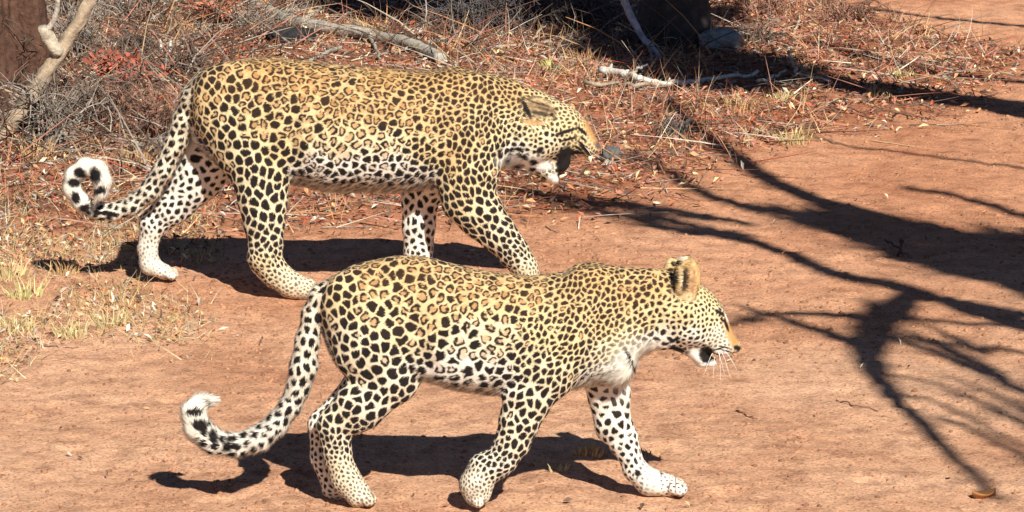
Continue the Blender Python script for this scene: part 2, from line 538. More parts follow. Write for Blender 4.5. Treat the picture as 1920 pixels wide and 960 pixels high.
    for k, cs in groups.items():
        bd = np.full(len(V), 1e3); bs = np.zeros(len(V)); bt = np.zeros((len(V), 3))
        for c in cs:
            d, s = c.sdf(V, 6, True)
            seg = np.clip(s.astype(int), 0, len(c.p) - 2); tv = (c.p[1:] - c.p[:-1])[seg]
            m = d < bd; bd = np.where(m, d, bd); bs = np.where(m, s / (len(c.p) - 1), bs); bt[m] = tv[m]
        dist.append(bd); along.append(bs); tang.append(bt)
    dist = np.stack(dist); part = dist.argmin(0)
    ar = np.arange(len(V))
    s_al = np.stack(along)[part, ar]; flow = np.stack(tang)[part, ar]
    ui = V[:, 0]; vi = V[:, 2] + tan * np.abs(V[:, 1])
    vn = V[:, 2] - tan * V[:, 1]
    pn = np.array(names)[part]
    far = (pn == 'far_fore') | (pn == 'far_hind')
    tail = pn == 'tail'
    P = idw(S['coat'], ui, vi)
    if far.any(): P[far] = idw(S['coat_far'], ui[far], vn[far])
    P[tail] = np.stack([S['tail_spot'] + 0 * ui[tail], 0 * ui[tail], 0.55 + 0.4 * s_al[tail] + 0 * ui[tail], 0 * ui[tail]], -1)
    space, ros, white, elong = P.T.copy()
    space = space * np.where(ros > 0.4, 0.93, np.where(pn != 'torso', 0.94, 0.9))
    near_leg = (pn == 'near_fore') | (pn == 'near_hind')
    inside = np.where(near_leg, sstep(0.1, 0.6, N[:, 1]), 0) + np.where(far, sstep(0.1, 0.5, -N[:, 1]), 0)
    white = np.clip(white + 0.7 * inside, 0, 1)
    und = np.where((pn == 'torso') & (ui < S['neck_u']), sstep(0.5, 0.95, height), 0)
    white = np.clip(white + und, 0, 1)
    white = white * np.where((pn != 'torso') & (~tail), 0.74 + 0.26 * sstep(9, 15, space), 1)
    # ---- spot centres: dart throwing with local spacing, then relaxed
    cell = 10.0; grid = {}
    sites = []; order = rng.permutation(len(V))[:90000]
    for i in order:
        p = V[i]; r = 0.70 * space[i]
        g = (int(p[0] // cell), int(p[1] // cell), int(p[2] // cell)); R = int(r // cell) + 1
        ok = True
        for a in range(-R, R + 1):
            for b in range(-R, R + 1):
                for c in range(-R, R + 1):
                    for q in grid.get((g[0] + a, g[1] + b, g[2] + c), ()):
                        if (q[0] - p[0]) ** 2 + (q[1] - p[1]) ** 2 + (q[2] - p[2]) ** 2 < r * r:
                            ok = False; break
                    if not ok: break
                if not ok: break
            if not ok: break
        if ok:
            grid.setdefault(g, []).append(tuple(p)); sites.append(i)
    sites = np.array(sites)
    # warp the lookup so that no spot is a clean polygon
    sc = 0.11
    wv = np.stack([vnoise3(V[:, 0] * sc, V[:, 1] * sc, V[:, 2] * sc, 20 + k) for k in range(3)], -1)
    wv2 = np.stack([vnoise3(V[:, 0] * 0.27, V[:, 1] * 0.27, V[:, 2] * 0.27, 30 + k) for k in range(3)], -1)
    VW = V + (wv * 0.30 + wv2 * 0.08) * space[:, None] * np.where(pn == 'torso', 1, 0.6)[:, None]
    kd = kdtree.KDTree(len(sites))
    for j, i in enumerate(sites): kd.insert(V[i], j)
    kd.balance()
    K = 6
    nb = np.empty((len(V), K), np.int32)
    for i, p in enumerate(VW):
        r = kd.find_n(p, K)
        nb[i] = [x[1] for x in r]
    SP = V[sites]; SN = N[sites]
    # long axis of every spot
    ca, sa = math.cos(S['spot_angle']), -math.sin(S['spot_angle'])
    ax0 = np.tile((ca, 0, sa), (len(sites), 1))
    isleg = np.isin(pn[sites], ['near_fore', 'near_hind', 'far_fore', 'far_hind', 'tail'])
    fl = flow[sites] / (np.linalg.norm(flow[sites], axis=1)[:, None] + 1e-9)
    ax0[isleg] = fl[isleg]
    rot = rng.normal(0, 0.5, len(sites))
    ax1 = np.cross(SN, ax0); axd = ax0 * np.cos(rot)[:, None] + ax1 * np.sin(rot)[:, None]
    el = np.maximum(elong[sites], 0) * (0.5 + rng.random(len(sites))) + np.where(isleg, 0.25, 0.1)
    d = VW[:, None, :] - SP[nb]
    al = (d * axd[nb]).sum(-1)
    e2 = 1 + el[nb]
    dd = np.sqrt(np.maximum((d ** 2).sum(-1) - al ** 2, 0) * e2 + al ** 2 / e2)
    o = np.argsort(dd, 1); d1 = dd[ar, o[:, 0]]; d2 = dd[ar, o[:, 1]]
    s1 = nb[ar, o[:, 0]]
    sp = space[sites][s1]
    edge = (d2 - d1) / 2 / sp                              # 0 on the pale net, about 0.45 in the middle of a spot
    rad = d1 / sp
    noise_f = vnoise3(V[:, 0] * 0.35, V[:, 1] * 0.35, V[:, 2] * 0.35, 41)
    big = rng.random(len(sites))[s1]
    gap = (0.048 + 0.035 * rng.random(len(sites))[s1]) * S.get('net', 1.0) + 0.03 * white + 0.03 * noise_f + 0.045 * ((pn == 'torso') & (ui > S['neck_u'])) + 0.035 * sstep(18, 13.5, space) * (pn == 'torso') + 0.07 * far + 0.06 * tail + 0.09 * sstep(13, 9, space) * (pn != 'torso')
    outer = smin(edge - gap, (0.525 - rad) * 0.9, 0.15)
    soft = 0.036 * 25 / sp
    spot = sstep(-soft, soft, outer)
    # rosettes: dark broken ring round a tawny middle
    is_ros = (rng.random(len(sites)) < ros[sites])[s1]
    axa = (d[ar, o[:, 0]] * axd[s1]).sum(-1); axb = (d[ar, o[:, 0]] * np.cross(SN, axd)[s1]).sum(-1)
    th = np.arctan2(axb, axa)
    ph = rng.random((len(sites), 2)) * 6.28; ng = np.where(rng.random(len(sites)) < 0.6, 1, 2)
    g1 = np.cos(th - ph[s1, 0]); g2 = np.where(ng[s1] == 2, np.cos(th - ph[s1, 1]), -1)
    opening = np.maximum(sstep(0.80, 0.98, g1), sstep(0.92, 0.99, g2)) * (rad > 0.18)
    ring_in = outer - S['ring'] - 0.05 * big
    centre = sstep(-soft * 0.8, soft * 0.8, ring_in)
    ring = spot * (1 - centre) * (1 - opening)
    # ---- colours
    w2 = np.clip(white * 1.15 + S['pale'], 0, 1)[:, None]
    base = np.where(w2 < 0.5, GOLD + (CREAM - GOLD) * (w2 / 0.5), CREAM + (WHITE - CREAM) * ((w2 - 0.5) / 0.5))
    base = base * (1 + 0.22 * vnoise3(V[:, 0] * 0.05, V[:, 1] * 0.05, V[:, 2] * 0.05, 50)[:, None] + 0.16 * noise_f[:, None])
    inn = INNER * (1 - 0.5 * white[:, None]) + base * 0.5 * white[:, None]
    dark = np.where(is_ros, ring, spot) * np.where(und > 0.8, 0.75, 1)
    thin = S['faint'](ui, vi)
    dark = dark * np.clip(thin, 0, 1) * (0.72 + 0.28 * sstep(6.5, 11, space))
    fill = np.where(is_ros, spot * np.maximum(centre, opening * 0.45), 0) * 0.9 * (1 - 0.5 * white)
    brown = np.clip(1 - white * 2.2, 0, 1)[:, None]
    ink = BLACK + np.array((0.028, 0.010, 0.0)) * brown
    C = base + (inn - base) * fill[:, None]
    C = C + (ink - C) * dark[:, None]
    # tail: white end with black bars on its upper side
    tb = tail & (s_al > S['tail_bar'])
    C[tb] = WHITE
    # face, lips, ears: marks with their own outline, plus painted crease shade
    for (u, v, ru, rv, ang, col, sft, side) in S['marks']:
        vv = vn if side else vi
        x = ui - u; y = vv - v; ca2, sa2 = math.cos(ang), math.sin(ang)
        q = np.hypot((x * ca2 + y * sa2) / ru, (-x * sa2 + y * ca2) / rv) + 0.25 * noise_f
        m = 1 - sstep(1 - sft, 1 + sft, q)
        if side == 1: m = m * (V[:, 1] < S['ear_w'])
        if side == 3: m = m * tail
        if side == 2: m = m * (N[:, 1] > -0.2)
        C = C + (np.array(col) - C) * m[:, None]
    ear = (pn == 'torso') & (np.abs(V[:, 1]) > 30) & (np.hypot((ui - S['ears'][0][0][0]) / 32, (vi - S['ears'][0][0][1]) / 44) < 1.1)
    C = np.where(ear[:, None], C * (1 + 0.9 * vnoise3(ui * 0.30, vi * 0.07, V[:, 1] * 0.1, 64) + 0.5 * noise_f)[:, None], C)
    dusty = sstep(18, 3, vg + 0 * ui - V[:, 2])[:, None] * (0.22 + 0.25 * noise_f[:, None])
    C = C + (np.array((0.50, 0.27, 0.155)) - C) * np.clip(dusty, 0, 1)
    C = np.clip(C, 0.004, 0.9)
    ear_fur = 3.5 * ear
    # ---- body mesh
    W = to_world(V)
    root = W[:, :].mean(0); base_pt = np.array((root[0], Yc, 0.0))
    Qw = Q if np.einsum('ij,ij->', fn, N[Q[:, 0]]) > 0 else Q[:, ::-1]
    Qw = Qw[:, ::-1]                                    # z is up while v runs down
    body = mesh_np("leopard", W - base_pt, Qw, M_COAT, C)
    body.location = base_pt
    tag(body, S['label'], "leopard", "leopards walking along the track")
    # ---- fur: one fine blade a hair, laid along the coat
    nh = S['hairs']
    Nw = np.stack([N[:, 0], N[:, 1], -N[:, 2]], -1)
    flow = np.where((ui > S['neck_u'])[:, None] & (pn == 'torso')[:, None], np.array(S['head_flow']), flow)
    Fw = np.stack([flow[:, 0], flow[:, 1], -flow[:, 2]], -1)
    i = rng.integers(0, len(V), nh)
    t = Fw[i] / (np.linalg.norm(Fw[i], axis=1)[:, None] + 1e-9) + rng.normal(0, 0.22, (nh, 3))
    t -= Nw[i] * (t * Nw[i]).sum(1)[:, None]; t /= np.linalg.norm(t, axis=1)[:, None] + 1e-9
    ln = np.full(len(V), 4.2)
    ln[pn != 'torso'] = 3.8; ln[tail] = 5 + S['tail_fur'] * s_al[tail] ** 2
    ln = np.where((pn == 'torso') & (ui > S['neck_u']), 3.2, ln)
    ln = ln + 6 * und
    chest = S['chest'](ui, vi); ln = ln + 2.5 * chest
    ln = ln + ear_fur
    paw = sstep(0.85, 1.0, s_al) * (pn != 'torso') * (~tail); ln = ln - 1.6 * paw
    lift = (0.24 + 0.12 * und + 0.25 * tail + 0.1 * rng.random(len(V)))[i]
    L = ln[i] * (0.7 + 0.6 * rng.random(nh)) * mpp
    dirn = t * np.cos(lift)[:, None] + Nw[i] * np.sin(lift)[:, None]
    dirn[:, 2] -= 0.15 * und[i]
    side = np.cross(dirn, Nw[i]); side /= np.linalg.norm(side, axis=1)[:, None] + 1e-9
    bp = W[i] + rng.normal(0, 0.6 * mpp, (nh, 3)) - Nw[i] * 0.6 * mpp
    wd = 0.7 * mpp
    tip = bp + dirn * L[:, None]
    hv = np.stack([bp - side * wd, bp + side * wd, tip], 1).reshape(-1, 3) - base_pt
    hf = np.arange(nh * 3).reshape(-1, 3)
    hc = np.repeat(C[i] * (0.92 + 0.2 * rng.random((nh, 1))), 3, 0)
    hn = np.repeat(Nw[i], 3, 0)
    fur = mesh_np("fur", hv, hf, M_COAT, hc, True, body, hn)
    fur["kind"] = "stuff"
    # ---- eyes, teeth, whiskers
    def surf(u, v, sgn):
        d = (ui - u) ** 2 + (vi - v) ** 2 + np.where(np.sign(V[:, 1]) == sgn, 0, 1e6)
        j = d.argmin(); return j
    for sgn in (-1, 1):
        j = surf(S['eye'][0], S['eye'][1], sgn)
        c = W[j] - Nw[j] * S['eye'][2] * 0.55 * mpp - base_pt
        bm_v, bm_f = uv_ball(S['eye'][2] * mpp)
        mesh_np("eye", bm_v + c, bm_f, M_EYE, None, True, body)
    for (u, v, w, du, dv, r) in S['teeth']:
        for sgn in (-1, 1):
            a = to_world(np.array((u, w * sgn, v + tan * w * sgn * 0)))
            b = to_world(np.array((u + du, w * sgn, v + dv)))
            mm = Mesh(); pts = np.stack([a, a * 0.6 + b * 0.4, a * 0.25 + b * 0.75, b]) - base_pt
            mm.tube(pts, np.array((1, 0.85, 0.55, 0.12)) * r * mpp, 8, (0.7, 0.6, 0.4), 0)
            mm.build("tooth", M_TOOTH, body)
    if S['tongue']:
        c = Chain(S['tongue'], 0); mm = Mesh()
        pts = to_world(c.p) - base_pt
        pts = np.stack([np.interp(np.linspace(0, len(pts) - 1, 12), np.arange(len(pts)), pts[:, k]) for k in range(3)], -1)
        mm.tube(pts, np.interp(np.linspace(0, 1, 12), np.linspace(0, 1, len(c.r)), c.r) * mpp, 10, (0.4, 0.15, 0.13), 0.05)
        mm.build("tongue", M_TONGUE, body)
    for (u, v, du, dv) in S['whiskers']:
        for sgn in (-1, 1):
            j = surf(u, v, sgn); p0 = W[j] - base_pt
            sx = du * mpp; sz = -dv * mpp
            pts = np.stack([p0 + np.array((sx * t_, sgn * 22 * mpp * t_, sz * (t_ ** 1.35))) for t_ in np.linspace(0, 1, 6)])
            mm = Mesh(); mm.tube(pts, np.linspace(0.5, 0.15, 6) * mpp, 4, (0.85, 0.83, 0.8), 0)
            mm.build("whisker", M_WHISKER, body)
    return body

def uv_ball(r, nu=16, nv=10):
    v = []; f = []
    for i in range(nv + 1):
        t = math.pi * i / nv
        for j in range(nu):
            p = 2 * math.pi * j / nu
            v.append((r * math.sin(t) * math.cos(p), r * math.sin(t) * math.sin(p), r * math.cos(t)))
    for i in range(nv):
        for j in range(nu):
            f.append((i * nu + j, i * nu + (j + 1) % nu, (i + 1) * nu + (j + 1) % nu, (i + 1) * nu + j))
    return np.array(v), np.array(f)

DK = (0.010, 0.008, 0.008); WH = (0.82, 0.79, 0.73); TAN = (0.50, 0.33, 0.14); ORG = (0.47, 0.265, 0.095)

FRONT = dict(
    label="nearer smaller leopard walking with its ear upright and muzzle nearly closed", ground_v=942,
    lo=(318, -112, 455), hi=(1402, 112, 962), neck_u=1225,
    torso=[(596, 552, 585, 8), (606, 538, 630, 26), (625, 518, 670, 42), (660, 500, 690, 58), (700, 489, 700, 66), (750, 481, 705, 70),
           (800, 485, 712, 75), (850, 499, 728, 80), (900, 509, 735, 82), (950, 514, 738, 82), (1000, 516, 733, 78), (1050, 514, 728, 72),
           (1080, 506, 726, 66), (1110, 496, 722, 60), (1140, 495, 712, 53), (1170, 501, 694, 47), (1200, 502, 668, 42), (1230, 503, 656, 41),
           (1260, 511, 655, 45), (1290, 523, 656, 49), (1315, 533, 658, 46), (1337, 549, 662, 39), (1355, 573, 664, 32), (1368, 604, 664, 27),
           (1378, 628, 664, 22), (1384, 638, 660, 15), (1388, 646, 656, 6)],
    chains=dict(
        near_fore=[[(1085, 560, -34, 40, .55), (1065, 630, -40, 58, .55), (1020, 700, -44, 56, .55), (992, 745, -46, 46, .6), (974, 792, -46, 37, .68), (961, 830, -46, 32, .75),
                    (940, 863, -46, 27, .85), (907, 881, -46, 29, .9), (893, 908, -46, 29, .95), (896, 926, -46, 25, 1.1)]],
        near_hind=[[(672, 575, -26, 66, .5), (708, 655, -34, 78, .52), (732, 708, -38, 54, .6), (678, 760, -36, 45, .6), (627, 799, -32, 32, .65), (634, 855, -30, 25, .8),
                    (650, 900, -29, 26, .95), (672, 926, -28, 25, 1.1)]],
        far_fore=[[(1120, 650, 30, 45, .6), (1142, 735, 38, 40, .65), (1150, 795, 42, 34, .7), (1170, 825, 43, 27, .75), (1181, 850, 44, 22, .85), (1192, 880, 44, 22, .95),
                   (1217, 902, 44, 23, 1.05), (1255, 910, 44, 19, 1.25)]],
        far_hind=[[(680, 590, 26, 60, .5), (715, 690, 34, 56, .55), (660, 755, 30, 38, .6), (604, 795, 30, 27, .7), (602, 858, 28, 20, .9), (626, 912, 27, 22, 1.0), (652, 926, 26, 19, 1.1)]],
        tail=[[(625, 545, 0, 22), (601, 556, 0, 20), (586, 590, 0, 19), (577, 640, 0, 22), (569, 690, 0, 23), (560, 727, 0, 22), (544, 762, 0, 21), (519, 796, 0, 21), (485, 824, -2, 22),
               (445, 836, -5, 21), (402, 827, -8, 21), (371, 802, -10, 22), (363, 773, -10, 21), (375, 756, -9, 15), (395, 752, -8, 9)]],
        jaw=[[(1285, 640, 0, 22, 1.4), (1316, 674, 0, 14, 1.3), (1336, 679, 0, 10, 1.5)]]),
    lumps=[((1295, 606, 30), (36, 24, 40), 0, 12), ((1352, 648, 15), (24, 15, 20), 0, 8), ((1342, 585, 22), (16, 12, 12), 0, 6), ((1108, 535, 26), (45, 20, 30), 0, 14),
           ((1158, 684, 18), (34, 26, 40), 0.3, 14), ((875, 650, 50), (110, 28, 70), 0, 25)],
    ears=[((1286, 523, -40), (25, 9, 42), -0.08), ((1266, 512, 38), (20, 9, 32), -0.1)], ear_cut=(3, 4), ear_w=-34,
    cuts=[[(1312, 664, -60, 7), (1332, 668, -40, 7)], [(1312, 664, 60, 7), (1332, 668, 40, 7)]],
    grooves=[([(1030, 545, -86, 9), (1005, 620, -94, 12), (978, 700, -92, 12)], 16), ([(775, 560, -86, 8), (785, 640, -88, 11), (800, 700, -84, 12)], 16), ([(1120, 560, -74, 8), (1085, 640, -84, 8)], 14), ([(655, 790, -66, 6), (650, 830, -58, 6), (655, 870, -56, 5)], 8)],
    paws=[(680, 930, -28, 16, 6, 10, 11), (897, 926, -46, 1, 15, 10, 11), (1262, 910, 44, 16, 5, 11, 12), (658, 928, 26, 16, 5, 9, 10)],
    coat=[(640, 545, 22, .2, .3, 0), (700, 515, 23, .6, .1, 0), (700, 590, 26, .45, .35, 0), (650, 640, 24, .1, .5, 0), (680, 690, 27, .05, .5, 0), (740, 700, 27, 0, .55, 0), (760, 620, 25, .5, .35, 0),
          (640, 780, 22, 0, .5, .1), (700, 755, 25, 0, .6, .1), (625, 825, 14, 0, .55, .2), (640, 880, 10, 0, .65, 0), (670, 930, 9, 0, .75, 0), (780, 515, 23, .7, .08, 0), (820, 590, 26, .9, .25, 0),
          (880, 550, 24, 1, .12, 0), (870, 640, 27, 1, .5, 0), (950, 540, 22, 1, .1, 0), (940, 640, 25, .9, .42, 0), (860, 700, 27, .6, .85, 0), (930, 715, 25, .2, .9, 0), (1000, 550, 19, .9, .1, 0),
          (1010, 620, 15, .1, .3, .7), (1060, 560, 15, 0, .12, .6), (1060, 640, 14.5, 0, .3, .7), (1000, 690, 17, 0, .42, .5), (990, 760, 23, 0, .5, .35), (965, 820, 20, 0, .5, .3),
          (935, 865, 15, 0, .6, .2), (895, 900, 10, 0, .8, 0), (895, 940, 8, 0, .85, 0), (1110, 520, 14, 0, .02, .5), (1120, 600, 13, 0, .2, .6), (1130, 680, 14, 0, .5, .7), (1180, 550, 17, .15, .05, .4),
          (1230, 535, 17, .1, .05, .4), (1210, 600, 14, 0, .28, .5), (1180, 700, 24, 0, 1, .2), (1230, 650, 20, 0, .95, .5), (1280, 590, 14, 0, .3, .3), (1325, 595, 12.5, 0, .35, .3), (1325, 550, 10, 0, .25, .2), (1345, 635, 9, 0, .6, 0), (1300, 640, 14, 0, .75, .3)],
    coat_far=[(1140, 740, 24, 0, 1, .2), (1150, 790, 22, 0, 1, .1), (1180, 850, 15, 0, 1, .1), (1210, 895, 12, 0, .85, 0), (1260, 910, 10.5, 0, .8, 0), (600, 800, 15, 0, .2, 0), (615, 870, 14, 0, .2, 0), (660, 940, 11, 0, .3, 0)],  # far hind rows less white: the near leg's shade put into the coat
    tail_spot=23, tail_bar=0.77, tail_fur=11, spot_angle=0.95, net=1.0, ring=0.160, pale=0.14,
    faint=lambda u, v: 1 - 0.55 * sstep(1190, 1220, u) * (v > 640) * (u < 1240) - 0.95 * np.exp(-(((u - 1180) / 40) ** 2 + ((v - 690) / 45) ** 2)) - 0.8 * (1 - sstep(0, 1, np.hypot((u - 1372) / 18, (v - 630) / 36))),
    marks=[(1372, 628, 11, 36, -0.40, ORG, .6, 0), (1332, 690, 30, 13, 0, WH, .3, 0), (1302, 668, 14, 14, 0, WH, .5, 0), (1356, 664, 18, 9, .3, WH, .5, 0),
           (1324, 666, 15, 16, 0.2, DK, .25, 0), (1344, 656, 11, 1.6, -.25, DK, .3, 0), (1357, 652, 12, 1.6, .2, DK, .3, 0), (1360, 659, 12, 1.5, .25, DK, .3, 0), (1352, 667, 13, 1.5, .2, DK, .3, 0),
           (1382, 653, 8, 5, .2, DK, .4, 0), (1349, 588, 13, 3.4, .5, DK, .3, 0), (1355, 600, 6, 5, .6, DK, .3, 0), (1361, 611, 3, 13, -.35, DK, .35, 0), (1364, 594, 5, 11, -.35, WH, .4, 0),
           (1268, 655, 16, 4, .3, DK, .4, 0), (1262, 640, 12, 3.5, -.4, DK, .4, 0), (1178, 668, 3.5, 16, -.5, DK, .4, 0), (1190, 690, 4, 12, -.6, DK, .4, 0),
           (366, 776, 17, 8, 0, DK, .25, 3), (378, 800, 14, 11, .4, DK, .2, 3), (404, 822, 9, 13, -.4, DK, .25, 3), (384, 758, 4, 10, -.6, (.12, .11, .1), .4, 3), (432, 838, 12, 9, .2, DK, .3, 3), (438, 824, 10, 6, -.2, DK, .3, 3),
           (1256, 920, 1.3, 9, .25, (.16,.12,.09), .5, 0), (1268, 917, 1.3, 9, .2, (.16,.12,.09), .5, 0), (1280, 914, 1.2, 7, .1, (.16,.12,.09), .5, 0), (682, 942, 1.3, 9, -.5, (.2,.15,.1), .5, 0), (692, 937, 1.3, 9, -.5, (.2,.15,.1), .5, 0), (700, 929, 1.2, 7, -.5, (.2,.15,.1), .5, 0), (884, 942, 1.2, 9, 0.15, (.2,.15,.1), .5, 0), (897, 945, 1.2, 10, 0, (.2,.15,.1), .5, 0), (909, 942, 1.2, 9, -.15, (.2,.15,.1), .5, 0), (1196, 898, 6, 6, 0, DK, .35, 0), (1243, 902, 3, 6, .5, DK, .35, 0),  # thin toe lines: crease shade painted between the toes
           (1287, 522, 28, 38, 0, TAN, .25, 1), (1283, 528, 8, 25, 0.05, (.035, .02, .015), .45, 1), (1296, 538, 4, 16, 0.1, (.30, .15, .10), .5, 1), (1276, 525, 3, 24, 0.05, (.62, .5, .3), .5, 1), (1290, 560, 16, 8, 0, (.6, .46, .26), .6, 1), (1298, 522, 6, 22, 0, (.42, .25, .13), .6, 1),
           (1264, 527, 6, 27, 0.05, DK, .4, 1), (1268, 494, 9, 8, 0, DK, .4, 1), (1280, 487, 8, 4, -.2, (.6,.55,.45), .5, 1), (1262, 470, 40, 30, 0, DK, .2, 2)],
    hairs=150000, head_flow=(-1, 0, 0.1), eye=(1356, 598, 4), teeth=[], tongue=None,
    whiskers=[(1345, 660, 12, 40), (1348, 664, 2, 52), (1352, 662, 16, 44), (1340, 664, -4, 46), (1356, 658, 24, 34), (1336, 662, -18, 40)],
    chest=lambda u, v: np.exp(-(((u - 1185) / 45) ** 2 + ((v - 690) / 50) ** 2)))

